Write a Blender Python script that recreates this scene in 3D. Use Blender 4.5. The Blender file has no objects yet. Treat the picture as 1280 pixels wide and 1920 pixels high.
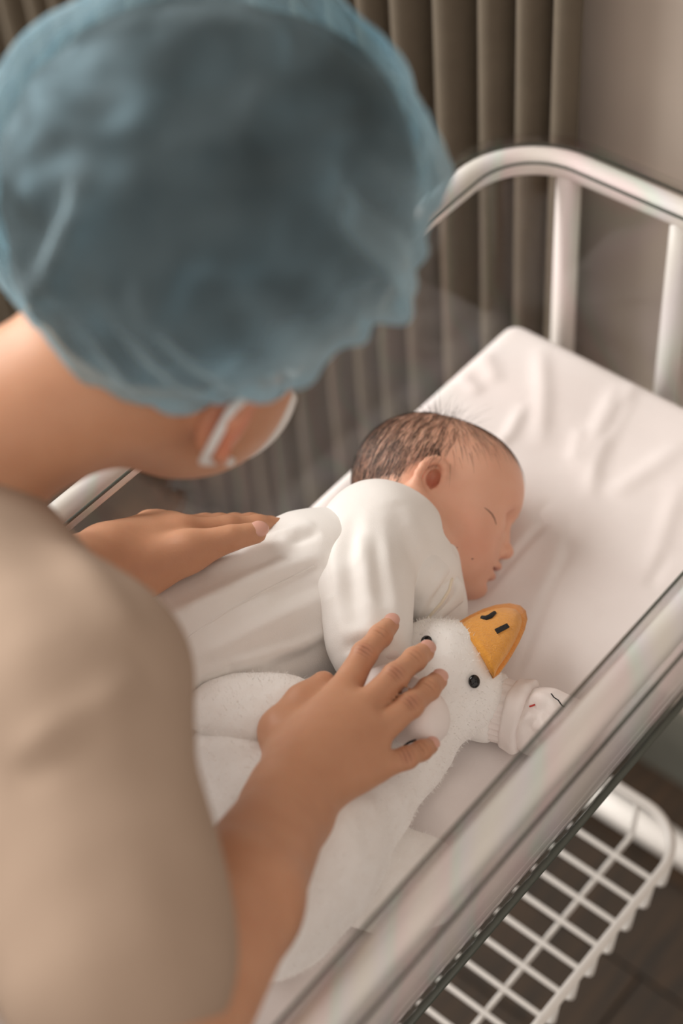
import bpy, math, random
import numpy as np
from mathutils import Vector, Matrix
from mathutils.bvhtree import BVHTree

random.seed(7)
RNG = np.random.default_rng(7)
scene = bpy.context.scene
COL = scene.collection

# ------------------------------------------------------------------ camera
FPX = 3220.2                                  # focal length in pixels of the 1280x1920 frame
PITCH, ROLL = 0.8443, -0.1008
MZ = 0.72                                     # height of the mattress top
CAM = np.array([0.0, 0.0, MZ + 1.0236])
FW = np.array([0, math.cos(PITCH), -math.sin(PITCH)])
_R = np.array([1.0, 0, 0]); _U = np.cross(_R, FW)
RC = math.cos(ROLL) * _R + math.sin(ROLL) * _U
UC = -math.sin(ROLL) * _R + math.cos(ROLL) * _U
TC = -FW                                      # towards the camera


def ray(px, py):
    return FW + (px - 640) / FPX * RC - (py - 960) / FPX * UC


def at(px, py, z):
    d = ray(px, py)
    return CAM + d * ((z - CAM[2]) / d[2])


def atd(px, py, d):
    return CAM + ray(px, py) * d


def basis(r, u, t):
    v = r * RC + u * UC + t * TC
    return v / np.linalg.norm(v)


cam_data = bpy.data.cameras.new('camera')
cam = bpy.data.objects.new('camera', cam_data)
COL.objects.link(cam)
cam_data.sensor_fit = 'VERTICAL'
cam_data.sensor_height = 36.0
cam_data.lens = FPX / 1920 * 36.0
cam_data.clip_start = 0.02
M = Matrix.Identity(4)
for i in range(3):
    M[i][0], M[i][1], M[i][2], M[i][3] = RC[i], UC[i], TC[i], CAM[i]
cam.matrix_world = M
cam_data.dof.use_dof = True
cam_data.dof.focus_distance = 1.19
cam_data.dof.aperture_fstop = 2.5
scene.camera = cam

# ------------------------------------------------------------------ light
world = bpy.data.worlds.new('world'); scene.world = world
world.use_nodes = True
bg = world.node_tree.nodes['Background']
bg.inputs[0].default_value = (1.0, 0.89, 0.80, 1)
bg.inputs[1].default_value = 0.78


def area(name, loc, target, sx, sy, power, color):
    l = bpy.data.lights.new(name, 'AREA'); l.shape = 'RECTANGLE'; l.size = sx; l.size_y = sy
    l.energy = power; l.color = color
    o = bpy.data.objects.new(name, l); COL.objects.link(o)
    o.location = loc
    o.rotation_euler = (Vector(target) - Vector(loc)).to_track_quat('-Z', 'Y').to_euler()
    return o


area('window_daylight', (-1.65, 1.9, 1.95), (0.1, 0.95, 0.75), 2.0, 1.8, 88, (1.0, 0.97, 0.93))
area('right_fill', (1.55, 0.75, 2.1), (0.3, 0.9, 0.6), 0.9, 0.9, 26, (1.0, 0.89, 0.79))  # added fill from the right, brightens the near rail, basket and mattress side
scene.cycles.transparent_max_bounces = 32
scene.view_settings.view_transform = 'Standard'
scene.view_settings.look = 'None'
scene.view_settings.gamma = 1.0
scene.view_settings.use_curve_mapping = False
scene.view_settings.exposure = 0.12

# ------------------------------------------------------------------ materials


def new_mat(name):
    m = bpy.data.materials.new(name); m.use_nodes = True
    return m, m.node_tree, m.node_tree.nodes['Principled BSDF']


def mat(name, col, rough=0.6, col2=None, scale=30.0, bump=0.0, bscale=300.0, metal=0.0, sss=0.0, sheen=0.0,
        spec=None, stretch=None):
    m, nt, b = new_mat(name)
    b.inputs['Roughness'].default_value = rough
    b.inputs['Metallic'].default_value = metal
    if spec is not None:
        b.inputs['Specular IOR Level'].default_value = spec
    tc = nt.nodes.new('ShaderNodeTexCoord')
    vec = tc.outputs['Object']
    if stretch:
        mp = nt.nodes.new('ShaderNodeMapping'); mp.inputs['Scale'].default_value = stretch
        nt.links.new(vec, mp.inputs['Vector']); vec = mp.outputs['Vector']
    n = nt.nodes.new('ShaderNodeTexNoise'); n.inputs['Scale'].default_value = scale
    n.inputs['Detail'].default_value = 4
    nt.links.new(vec, n.inputs['Vector'])
    cr = nt.nodes.new('ShaderNodeValToRGB')
    cr.color_ramp.elements[0].position = 0.35; cr.color_ramp.elements[1].position = 0.65
    c2 = col2 or tuple(c * 0.93 for c in col)
    cr.color_ramp.elements[0].color = (*c2, 1); cr.color_ramp.elements[1].color = (*col, 1)
    nt.links.new(n.outputs['Fac'], cr.inputs['Fac'])
    nt.links.new(cr.outputs['Color'], b.inputs['Base Color'])
    if bump:
        n2 = nt.nodes.new('ShaderNodeTexNoise'); n2.inputs['Scale'].default_value = bscale
        n2.inputs['Detail'].default_value = 3
        nt.links.new(vec, n2.inputs['Vector'])
        bp = nt.nodes.new('ShaderNodeBump'); bp.inputs['Strength'].default_value = bump
        bp.inputs['Distance'].default_value = 0.002
        nt.links.new(n2.outputs['Fac'], bp.inputs['Height'])
        nt.links.new(bp.outputs['Normal'], b.inputs['Normal'])
    if sss:
        b.inputs['Subsurface Weight'].default_value = sss
        b.inputs['Subsurface Radius'].default_value = (1.0, 0.35, 0.2)
        b.inputs['Subsurface Scale'].default_value = 0.006
    if sheen:
        b.inputs['Sheen Weight'].default_value = sheen
    return m


MT = {}
MT['wall'] = mat('wall_paint', (0.50, 0.43, 0.37), 0.8, scale=4, bump=0.1, bscale=120)
MT['base'] = mat('grey_green_skirting', (0.15, 0.15, 0.125), 0.7)
MT['curtain'] = mat('curtain_cloth', (0.125, 0.10, 0.07), 0.9, scale=60, bump=0.2, bscale=500)
MT['plank_a'] = mat('dark_wood', (0.045, 0.026, 0.013), 0.75, (0.022, 0.015, 0.009), 8, 0.1, 60, stretch=(1, 9, 1))
MT['plank_b'] = mat('dark_wood_warm', (0.065, 0.035, 0.016), 0.75, (0.03, 0.019, 0.01), 8, 0.1, 60, stretch=(1, 9, 1))
MT['joint'] = mat('floor_joint', (0.02, 0.015, 0.01), 0.8)
MT['enamel'] = mat('white_enamel', (0.86, 0.83, 0.79), 0.30, scale=3)
MT['castor'] = mat('grey_rubber', (0.08, 0.08, 0.08), 0.6)
MT['sheet'] = mat('white_cotton_sheet', (0.83, 0.775, 0.755), 0.85, (0.81, 0.75, 0.73), 25, 0.12, 900, sheen=0.1)
MT['onesie'] = mat('white_jersey', (0.87, 0.845, 0.815), 0.85, (0.85, 0.82, 0.785), 30, 0.12, 1200, sheen=0.15)
MT['mitten'] = mat('pale_pink_cotton', (0.85, 0.765, 0.735), 0.85, (0.84, 0.78, 0.75), 40, 0.12, 1000)
MT['binding'] = mat('cream_binding', (0.86, 0.78, 0.64), 0.85, bump=0.1)
MT['plush'] = mat('white_plush', (0.90, 0.88, 0.855), 0.95, (0.88, 0.85, 0.82), 120, 0.2, 700, sheen=0.4)
MT['felt'] = mat('orange_felt', (0.86, 0.385, 0.055), 0.95, (0.80, 0.34, 0.045), 300, 0.6, 900, sheen=0.3)
MT['felt_rim'] = mat('orange_felt_rim', (0.80, 0.31, 0.035), 0.95, (0.74, 0.27, 0.03), 300, 0.6, 900, sheen=0.3)
MT['thread'] = mat('black_thread', (0.012, 0.012, 0.013), 0.7, bump=0.4, bscale=1500)
MT['redthread'] = mat('red_thread', (0.5, 0.05, 0.04), 0.7)
MT['bead'] = mat('black_bead', (0.006, 0.006, 0.007), 0.12)
MT['hair'] = mat('dark_brown_hair', (0.022, 0.015, 0.011), 0.5)
MT['babyhair'] = mat('fine_dark_hair', (0.028, 0.019, 0.013), 0.5)
MT['lash'] = mat('lid_line', (0.13, 0.06, 0.04), 0.6)
MT['scrub'] = mat('beige_cotton', (0.40, 0.295, 0.222), 0.9, (0.375, 0.275, 0.205), 12, 0.15, 700)
MT['mask'] = mat('white_mask', (0.78, 0.76, 0.74), 0.85)
MT['shoe'] = mat('white_shoe', (0.6, 0.58, 0.55), 0.6)
MT['nail'] = mat('fingernail', (0.70, 0.39, 0.31), 0.30, sss=0.1)
MT['edge'] = mat('acrylic_edge', (0.09, 0.10, 0.085), 0.25)
MT['mouth'] = mat('mouth_dark', (0.10, 0.03, 0.025), 0.6)


def skin_mat(name, c1, c2, red, spots, spec=0.35, rough=0.48, wrinkles=()):
    """skin with soft mottling and a few flushed or shade-painted places given as (point, radius, weight)"""
    m, nt, b = new_mat(name)
    b.inputs['Roughness'].default_value = rough
    b.inputs['Specular IOR Level'].default_value = spec
    b.inputs['Subsurface Weight'].default_value = 0.25
    b.inputs['Subsurface Radius'].default_value = (1.0, 0.35, 0.2)
    b.inputs['Subsurface Scale'].default_value = 0.006
    tc = nt.nodes.new('ShaderNodeTexCoord')
    n = nt.nodes.new('ShaderNodeTexNoise'); n.inputs['Scale'].default_value = 45
    n.inputs['Detail'].default_value = 5
    nt.links.new(tc.outputs['Object'], n.inputs['Vector'])
    cr = nt.nodes.new('ShaderNodeValToRGB')
    cr.color_ramp.elements[0].position = 0.3; cr.color_ramp.elements[1].position = 0.7
    cr.color_ramp.elements[0].color = (*c2, 1); cr.color_ramp.elements[1].color = (*c1, 1)
    nt.links.new(n.outputs['Fac'], cr.inputs['Fac'])
    out = cr.outputs['Color']
    for p, r, w, c in spots:
        d = nt.nodes.new('ShaderNodeVectorMath'); d.operation = 'DISTANCE'
        nt.links.new(tc.outputs['Object'], d.inputs[0]); d.inputs[1].default_value = tuple(p)
        mr = nt.nodes.new('ShaderNodeMapRange'); mr.interpolation_type = 'SMOOTHSTEP'
        mr.inputs['From Min'].default_value = 0; mr.inputs['From Max'].default_value = r
        mr.inputs['To Min'].default_value = w; mr.inputs['To Max'].default_value = 0
        nt.links.new(d.outputs['Value'], mr.inputs['Value'])
        mx = nt.nodes.new('ShaderNodeMix'); mx.data_type = 'RGBA'
        nt.links.new(mr.outputs['Result'], mx.inputs['Factor'])
        nt.links.new(out, mx.inputs[6]); mx.inputs[7].default_value = (*(c or red), 1)
        out = mx.outputs[2]
    n2 = nt.nodes.new('ShaderNodeTexNoise'); n2.inputs['Scale'].default_value = 700
    nt.links.new(tc.outputs['Object'], n2.inputs['Vector'])
    total = None
    for p, ax, r, period, amp in wrinkles:      # fine cross-wrinkles of the skin over a joint
        def math_(op, a, b_=None, c_=None):
            q = nt.nodes.new('ShaderNodeMath'); q.operation = op
            for i_, v_ in enumerate((a, b_, c_)):
                if v_ is None:
                    continue
                if isinstance(v_, (int, float)):
                    q.inputs[i_].default_value = v_
                else:
                    nt.links.new(v_, q.inputs[i_])
            return q.outputs[0]
        sb = nt.nodes.new('ShaderNodeVectorMath'); sb.operation = 'SUBTRACT'
        nt.links.new(tc.outputs['Object'], sb.inputs[0]); sb.inputs[1].default_value = tuple(p)
        dt = nt.nodes.new('ShaderNodeVectorMath'); dt.operation = 'DOT_PRODUCT'
        nt.links.new(sb.outputs[0], dt.inputs[0]); dt.inputs[1].default_value = tuple(ax)
        ln = nt.nodes.new('ShaderNodeVectorMath'); ln.operation = 'LENGTH'; nt.links.new(sb.outputs[0], ln.inputs[0])
        mr = nt.nodes.new('ShaderNodeMapRange'); mr.interpolation_type = 'SMOOTHSTEP'
        mr.inputs['From Min'].default_value = 0; mr.inputs['From Max'].default_value = r
        mr.inputs['To Min'].default_value = amp; mr.inputs['To Max'].default_value = 0
        nt.links.new(ln.outputs['Value'], mr.inputs['Value'])
        ph = math_('MULTIPLY_ADD', n.outputs['Fac'], 5.0, math_('MULTIPLY', dt.outputs['Value'], 6.283 / period))
        cs = math_('POWER', math_('MULTIPLY_ADD', math_('COSINE', ph), 0.5, 0.5), 3.0)
        w_ = math_('MULTIPLY', cs, mr.outputs['Result'])
        total = w_ if total is None else math_('ADD', total, w_)
    if total is not None:
        mx = nt.nodes.new('ShaderNodeMix'); mx.data_type = 'RGBA'
        nt.links.new(total, mx.inputs['Factor']); nt.links.new(out, mx.inputs[6]); mx.inputs[7].default_value = (c2[0] * 0.55, c2[1] * 0.45, c2[2] * 0.42, 1)
        out = mx.outputs[2]
    nt.links.new(out, b.inputs['Base Color'])
    bp = nt.nodes.new('ShaderNodeBump'); bp.inputs['Strength'].default_value = 0.12
    bp.inputs['Distance'].default_value = 0.001
    nt.links.new(n2.outputs['Fac'], bp.inputs['Height']); nt.links.new(bp.outputs['Normal'], b.inputs['Normal'])
    return m


def acrylic_mat():
    m = bpy.data.materials.new('clear_acrylic'); m.use_nodes = True
    nt = m.node_tree; nt.nodes.clear()
    out = nt.nodes.new('ShaderNodeOutputMaterial')
    tr = nt.nodes.new('ShaderNodeBsdfTransparent'); tr.inputs[0].default_value = (0.955, 0.945, 0.94, 1)
    gl = nt.nodes.new('ShaderNodeBsdfGlossy'); gl.inputs['Roughness'].default_value = 0.06
    # faint stress colours in the moulded plastic
    tc = nt.nodes.new('ShaderNodeTexCoord')
    wv = nt.nodes.new('ShaderNodeTexWave'); wv.inputs['Scale'].default_value = 3.0
    wv.inputs['Distortion'].default_value = 9.0; wv.inputs['Detail'].default_value = 2
    nt.links.new(tc.outputs['Object'], wv.inputs['Vector'])
    cr = nt.nodes.new('ShaderNodeValToRGB')
    e = cr.color_ramp.elements
    e[0].position = 0.0; e[0].color = (0.995, 0.985, 0.98, 1)
    e[1].position = 1.0; e[1].color = (0.985, 0.985, 0.975, 1)
    for p, c in ((0.3, (0.99, 0.955, 0.965, 1)), (0.5, (0.945, 0.985, 0.97, 1)), (0.75, (0.975, 0.97, 0.99, 1))):
        k = e.new(p); k.color = c
    nt.links.new(wv.outputs['Fac'], cr.inputs['Fac']); nt.links.new(cr.outputs['Color'], tr.inputs[0])
    lw = nt.nodes.new('ShaderNodeLayerWeight'); lw.inputs['Blend'].default_value = 0.5
    pw_ = nt.nodes.new('ShaderNodeMath'); pw_.operation = 'POWER'; pw_.inputs[1].default_value = 4.0
    nt.links.new(lw.outputs['Facing'], pw_.inputs[0])
    fr = nt.nodes.new('ShaderNodeMath'); fr.operation = 'MULTIPLY_ADD'; fr.inputs[1].default_value = 0.5; fr.inputs[2].default_value = 0.02
    nt.links.new(pw_.outputs[0], fr.inputs[0])
    mx = nt.nodes.new('ShaderNodeMixShader')
    nt.links.new(fr.outputs[0], mx.inputs[0]); nt.links.new(tr.outputs[0], mx.inputs[1]); nt.links.new(gl.outputs[0], mx.inputs[2])
    nt.links.new(mx.outputs[0], out.inputs[0])
    return m


def cap_mat():
    m = bpy.data.materials.new('blue_nonwoven'); m.use_nodes = True
    nt = m.node_tree; nt.nodes.clear()
    out = nt.nodes.new('ShaderNodeOutputMaterial')
    tc = nt.nodes.new('ShaderNodeTexCoord')
    n = nt.nodes.new('ShaderNodeTexNoise'); n.inputs['Scale'].default_value = 16; n.inputs['Detail'].default_value = 4
    nt.links.new(tc.outputs['Object'], n.inputs['Vector'])
    df = nt.nodes.new('ShaderNodeBsdfDiffuse'); df.inputs[0].default_value = (0.55, 0.71, 0.79, 1)
    tl = nt.nodes.new('ShaderNodeBsdfTranslucent'); tl.inputs[0].default_value = (0.40, 0.66, 0.78, 1)
    m1 = nt.nodes.new('ShaderNodeMixShader'); m1.inputs[0].default_value = 0.45
    nt.links.new(df.outputs[0], m1.inputs[1]); nt.links.new(tl.outputs[0], m1.inputs[2])
    tr = nt.nodes.new('ShaderNodeBsdfTransparent'); tr.inputs[0].default_value = (0.72, 0.88, 0.95, 1)
    mr = nt.nodes.new('ShaderNodeMapRange')
    mr.inputs['From Min'].default_value = 0.35; mr.inputs['From Max'].default_value = 0.7
    mr.inputs['To Min'].default_value = 0.94; mr.inputs['To Max'].default_value = 0.80      # light let through by one layer
    nt.links.new(n.outputs['Fac'], mr.inputs['Value'])
    lw = nt.nodes.new('ShaderNodeLayerWeight'); lw.inputs['Blend'].default_value = 0.5
    cs = nt.nodes.new('ShaderNodeMath'); cs.operation = 'SUBTRACT'; cs.inputs[0].default_value = 1.06
    nt.links.new(lw.outputs['Facing'], cs.inputs[1])
    iv = nt.nodes.new('ShaderNodeMath'); iv.operation = 'DIVIDE'; iv.inputs[0].default_value = 1.0
    nt.links.new(cs.outputs[0], iv.inputs[1])
    pw_ = nt.nodes.new('ShaderNodeMath'); pw_.operation = 'POWER'
    at_ = nt.nodes.new('ShaderNodeAttribute'); at_.attribute_name = 'gather'      # the cloth lies in several layers where it is gathered
    gm = nt.nodes.new('ShaderNodeMix'); gm.inputs[3].default_value = 0.46
    nt.links.new(at_.outputs['Fac'], gm.inputs[0]); nt.links.new(mr.outputs['Result'], gm.inputs[2])
    nt.links.new(gm.outputs[0], pw_.inputs[0]); nt.links.new(iv.outputs[0], pw_.inputs[1])
    op = nt.nodes.new('ShaderNodeMath'); op.operation = 'SUBTRACT'; op.inputs[0].default_value = 1.0
    nt.links.new(pw_.outputs[0], op.inputs[1])
    m2 = nt.nodes.new('ShaderNodeMixShader')
    nt.links.new(op.outputs[0], m2.inputs[0]); nt.links.new(tr.outputs[0], m2.inputs[1]); nt.links.new(m1.outputs[0], m2.inputs[2])
    nt.links.new(m2.outputs[0], out.inputs[0])
    return m


MT['acrylic'] = acrylic_mat()
MT['cap'] = cap_mat()

# ------------------------------------------------------------------ objects


def link(name, V, F, material, parent=None, smooth=True):
    me = bpy.data.meshes.new(name)
    V = np.asarray(V, dtype=float)
    if isinstance(F, np.ndarray):
        n, s = F.shape
        me.vertices.add(len(V)); me.vertices.foreach_set('co', V.ravel().astype(np.float32))
        me.loops.add(n * s); me.loops.foreach_set('vertex_index', F.ravel().astype(np.int32))
        me.polygons.add(n); me.polygons.foreach_set('loop_start', np.arange(0, n * s, s, dtype=np.int32))
        me.update(calc_edges=True); me.validate()
    else:
        me.from_pydata(V.tolist(), [], F); me.update()
    if smooth:
        me.polygons.foreach_set('use_smooth', [True] * len(me.polygons))
    me.materials.append(material)
    o = bpy.data.objects.new(name, me); COL.objects.link(o)
    if parent is not None:
        o.parent = parent
    return o


def origin(o):
    p = np.zeros(3)
    while o is not None:
        p = p + np.array(o.location); o = o.parent
    return p


def tag(o, label, cat, group=None):
    o['label'] = label; o['category'] = cat
    if group:
        o['group'] = group
    return o


def empty(name, loc=(0, 0, 0)):
    o = bpy.data.objects.new(name, None); COL.objects.link(o); o.location = loc
    return o


def tube(points, r, seg=10, closed=False, caps=True):
    P = np.array(points, float); n = len(P)
    rr = np.full(n, r) if np.isscalar(r) else np.array(r)
    T = np.zeros_like(P)
    for i in range(n):
        if closed:
            T[i] = P[(i + 1) % n] - P[i - 1]
        else:
            T[i] = P[min(i + 1, n - 1)] - P[max(i - 1, 0)]
        T[i] /= np.linalg.norm(T[i])
    a = np.array([0, 0, 1.0]) if abs(T[0][2]) < 0.9 else np.array([1.0, 0, 0])
    N = np.cross(T[0], a); N /= np.linalg.norm(N)
    V, F = [], []
    for i in range(n):
        N = N - T[i] * (N @ T[i]); N /= np.linalg.norm(N)
        B = np.cross(T[i], N)
        for k in range(seg):
            w = 2 * math.pi * k / seg
            V.append(P[i] + rr[i] * (math.cos(w) * N + math.sin(w) * B))
    m = n if closed else n - 1
    for i in range(m):
        j = (i + 1) % n
        for k in range(seg):
            l = (k + 1) % seg
            F.append((i * seg + k, i * seg + l, j * seg + l, j * seg + k))
    if not closed and caps:
        F.append(tuple(range(seg - 1, -1, -1))); F.append(tuple((n - 1) * seg + k for k in range(seg)))
    return V, F


# ------------------------------------------------------------------ implicit surfaces


class Sdf:
    def __init__(s):
        s.p = []

    def cone(s, a, b, ra, rb=None, k=0.01, sub=False):
        s.p.append(('c', np.array(a, float), np.array(b, float), ra, ra if rb is None else rb, k, sub)); return s

    def ell(s, c, r, R=None, k=0.01, sub=False):
        r = np.array([r] * 3 if np.isscalar(r) else r, float)
        s.p.append(('e', np.array(c, float), r, np.eye(3) if R is None else np.array(R, float), None, k, sub)); return s

    def box(s, c, hs, R=None, rad=0.0, k=0.0, sub=False):
        s.p.append(('b', np.array(c, float), np.array(hs, float), np.eye(3) if R is None else np.array(R, float), rad, k, sub)); return s

    def half(s, p0, n, k=0.004):                     # cut away the side n points to
        n = np.array(n, float); s.p.append(('h', np.array(p0, float), n / np.linalg.norm(n), None, None, k, True)); return s

    def chain(s, pts, rs, k=0.01, sub=False):
        for i in range(len(pts) - 1):
            s.cone(pts[i], pts[i + 1], rs[i], rs[i + 1], k, sub)
        return s

    @staticmethod
    def d(q, P):
        t = q[0]
        if t == 'c':
            ba = q[2] - q[1]; pa = P - q[1]
            h = np.clip((pa @ ba) / max(ba @ ba, 1e-12), 0, 1)
            x = pa - h[:, None] * ba
            return np.sqrt(np.einsum('ij,ij->i', x, x)) - (q[3] + h * (q[4] - q[3]))
        if t == 'e':
            x = (P - q[1]) @ q[3].T
            y = x / q[2]; z = y / q[2]
            k0 = np.sqrt(np.einsum('ij,ij->i', y, y)); k1 = np.sqrt(np.einsum('ij,ij->i', z, z)) + 1e-9
            return k0 * (k0 - 1) / k1
        if t == 'b':
            x = np.abs((P - q[1]) @ q[3].T) - q[2] + q[4]
            return np.linalg.norm(np.maximum(x, 0), axis=1) + np.minimum(x.max(1), 0) - q[4]
        return -((P - q[1]) @ q[2])

    def bounds(s):
        lo, hi = np.full(3, 9e9), np.full(3, -9e9)
        for q in s.p:
            if q[6]:
                continue
            if q[0] == 'c':
                L = np.minimum(q[1] - q[3], q[2] - q[4]); H = np.maximum(q[1] + q[3], q[2] + q[4])
            else:
                e = np.abs(q[3].T) @ q[2]; L, H = q[1] - e, q[1] + e
            lo, hi = np.minimum(lo, L), np.maximum(hi, H)
        return lo, hi

    def val(s, P, act=None):
        d = np.full(len(P), 1.0)
        for i, q in enumerate(s.p):
            if act is not None and not act[i]:
                continue
            e = s.d(q, P); k = q[5]
            if q[6]:
                e = -e
                h = np.maximum(k - np.abs(d - e), 0) / k if k > 0 else 0
                d = np.maximum(d, e) + h * h * k * 0.25
            else:
                h = np.maximum(k - np.abs(d - e), 0) / k if k > 0 else 0
                d = np.minimum(d, e) - h * h * k * 0.25
        return d

    def mesh(s, h, B=16):
        lo, hi = s.bounds(); lo = lo - 3 * h; hi = hi + 3 * h
        nb = np.ceil((hi - lo) / (h * B)).astype(int)
        I = np.stack(np.meshgrid(*[np.arange(n) for n in nb], indexing='ij'), -1).reshape(-1, 3)
        Cn = lo + (I + 0.5) * (h * B)
        Rb = h * B * 0.9
        D = np.stack([s.d(q, Cn) for q in s.p], 1)
        K = np.array([q[5] for q in s.p]); sub = np.array([q[6] for q in s.p])
        act = D < Rb * 1.45 + K * 1.5
        act[:, sub] = D[:, sub] < Rb * 1.45 + 2 * K[sub]
        tot = s.val(Cn)
        keep = np.where((np.abs(tot) < Rb * 1.5 + 0.004) & act[:, ~sub].any(1))[0]
        g = np.arange(B + 1)
        G = np.stack(np.meshgrid(g, g, g, indexing='ij'), -1).reshape(-1, 3)
        EA, EB, TT, SG = [], [], [], []
        n = B + 1
        NN = nb * B + 2
        st = np.array([NN[1] * NN[2], NN[2], 1], dtype=np.int64)
        for bI in keep:
            base = I[bI] * B
            v = s.val(lo + (base + G) * h, act[bI]).reshape(n, n, n)
            if v.min() > 0 or v.max() < 0:
                continue
            for ax in range(3):
                sl0 = [slice(0, B)] * 3; sl1 = [slice(0, B)] * 3; sl1[ax] = slice(1, B + 1)
                a = v[tuple(sl0)]; b = v[tuple(sl1)]
                w = np.argwhere((a < 0) != (b < 0))
                if not len(w):
                    continue
                x = a[tuple(w.T)]; y = b[tuple(w.T)]
                EA.append(w + base); EB.append(np.full(len(w), ax)); TT.append(x / (x - y)); SG.append(x < 0)
        E = np.concatenate(EA); A = np.concatenate(EB); T = np.concatenate(TT); S = np.concatenate(SG)
        pos = E.astype(float); pos[np.arange(len(E)), A] += T
        ids = []
        for (ou, ov) in ((0, 0), (-1, 0), (-1, -1), (0, -1)):
            c = E.copy()
            u = (A + 1) % 3; w = (A + 2) % 3
            c[np.arange(len(E)), u] += ou; c[np.arange(len(E)), w] += ov
            ids.append((c + 1) @ st)
        ids = np.stack(ids, 1)
        uq, inv = np.unique(ids.ravel(), return_inverse=True)
        inv = inv.reshape(-1, 4)
        cnt = np.bincount(inv.ravel(), minlength=len(uq))
        V = np.stack([np.bincount(inv.ravel(), weights=np.repeat(pos[:, k], 4), minlength=len(uq)) / cnt for k in range(3)], 1)
        Q = inv.copy(); Q[~S] = Q[~S][:, ::-1]
        return lo + V * h, Q


def normals(V, Q):
    n = np.cross(V[Q[:, 2]] - V[Q[:, 0]], V[Q[:, 3]] - V[Q[:, 1]])
    N = np.zeros_like(V)
    for k in range(4):
        for a in range(3):
            N[:, a] += np.bincount(Q[:, k], weights=n[:, a], minlength=len(V))
    return N / (np.linalg.norm(N, axis=1, keepdims=True) + 1e-12)


def relax(V, Q, it=2, w=0.5):
    for _ in range(it):
        S = np.zeros_like(V); C = np.zeros(len(V))
        for k in range(4):
            a, b = Q[:, k], Q[:, (k + 1) % 4]
            for c in range(3):
                S[:, c] += np.bincount(a, weights=V[b, c], minlength=len(V)) + np.bincount(b, weights=V[a, c], minlength=len(V))
            C += np.bincount(a, minlength=len(V)) + np.bincount(b, minlength=len(V))
        V = V * (1 - w) + w * S / C[:, None]
    return V


def snoise(P, scale, seed, oct=3):
    r = np.random.default_rng(seed); out = np.zeros(len(P)); amp = 1.0
    for o in range(oct):
        for j in range(5):
            d = r.normal(size=3); d /= np.linalg.norm(d)
            out += amp * np.sin(P @ d * scale * r.uniform(0.7, 1.4) + r.uniform(0, 6.28)) * 0.4
        amp *= 0.5; scale *= 2.1
    return out


def bvh(V, Q):
    return BVHTree.FromPolygons([Vector(v) for v in V], Q.tolist())


def hit(tree, px, py):
    d = Vector(ray(px, py)).normalized()
    loc, nor, idx, dist = tree.ray_cast(Vector(CAM), d)
    if loc is None:
        return None, None
    nor = np.array(nor)
    if nor @ np.array(d) > 0:
        nor = -nor
    return np.array(loc), nor


def hits(tree, pts, sub=4):
    out = []
    for i in range(len(pts) - 1):
        for k in range(sub):
            t = k / sub
            p, n = hit(tree, pts[i][0] * (1 - t) + pts[i + 1][0] * t, pts[i][1] * (1 - t) + pts[i + 1][1] * t)
            if p is not None:
                out.append(p)
    p, n = hit(tree, *pts[-1])
    if p is not None:
        out.append(p)
    return out


def folds(V, N, lines):
    """raise or sink cloth along lines drawn on its surface: (points, height, width)"""
    D = np.zeros(len(V))
    for pts, amp, w in lines:
        P = np.array(pts)
        if len(P) < 2:
            continue
        near = np.where(((V > P.min(0) - 3 * w) & (V < P.max(0) + 3 * w)).all(1))[0]
        if not len(near):
            continue
        X = V[near]; best = np.full(len(near), 9.0); fade = np.ones(len(near))
        for i in range(len(P) - 1):
            ba = P[i + 1] - P[i]; pa = X - P[i]
            h = np.clip((pa @ ba) / max(ba @ ba, 1e-12), 0, 1)
            d = np.linalg.norm(pa - h[:, None] * ba, axis=1)
            s = (i + h) / (len(P) - 1)
            f = np.clip(np.minimum(s, 1 - s) * 4, 0, 1) ** 0.7
            m = d < best
            best = np.where(m, d, best); fade = np.where(m, f, fade)
        D[near] += amp * fade * np.exp(-(best / w) ** 2)
    return V + N * D[:, None]


# ------------------------------------------------------------------ the cot's own axes
YAW = 0.782
LD = np.array([math.sin(YAW), math.cos(YAW), 0]); CD = np.array([math.cos(YAW), -math.sin(YAW), 0])
OC = np.array([0.1748, 1.1682, MZ])
CW, CL, RIMZ = 0.3816, 0.80, 0.150


def loc(a, b, z):
    return OC + a * CD - b * LD + np.array([0, 0, z])


def local(P):
    q = P - OC
    return np.array([q @ CD, -(q @ LD), q[2]])


def rrect(a0, a1, b0, b1, r, z, n=8):
    out = []
    for ca, cb, w0 in ((a1 - r, b1 - r, 0), (a0 + r, b1 - r, 90), (a0 + r, b0 + r, 180), (a1 - r, b0 + r, 270)):
        for i in range(n + 1):
            w = math.radians(w0 + 90 * i / n)
            out.append(loc(ca + r * math.cos(w), cb + r * math.sin(w), z))
    return out


# ------------------------------------------------------------------ the room
WB = 0.076                                    # the wall stands this far behind the cot's head rail


def quad_slab(name, c0, c1, c2, c3, thick, material):
    c = [np.array(x, float) for x in (c0, c1, c2, c3)]
    n = np.cross(c[1] - c[0], c[3] - c[0]); n /= np.linalg.norm(n)
    V = c + [x - n * thick for x in c]
    F = [(0, 1, 2, 3), (7, 6, 5, 4), (0, 4, 5, 1), (1, 5, 6, 2), (2, 6, 7, 3), (3, 7, 4, 0)]
    return link(name, V, F, material, smooth=False)


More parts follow.
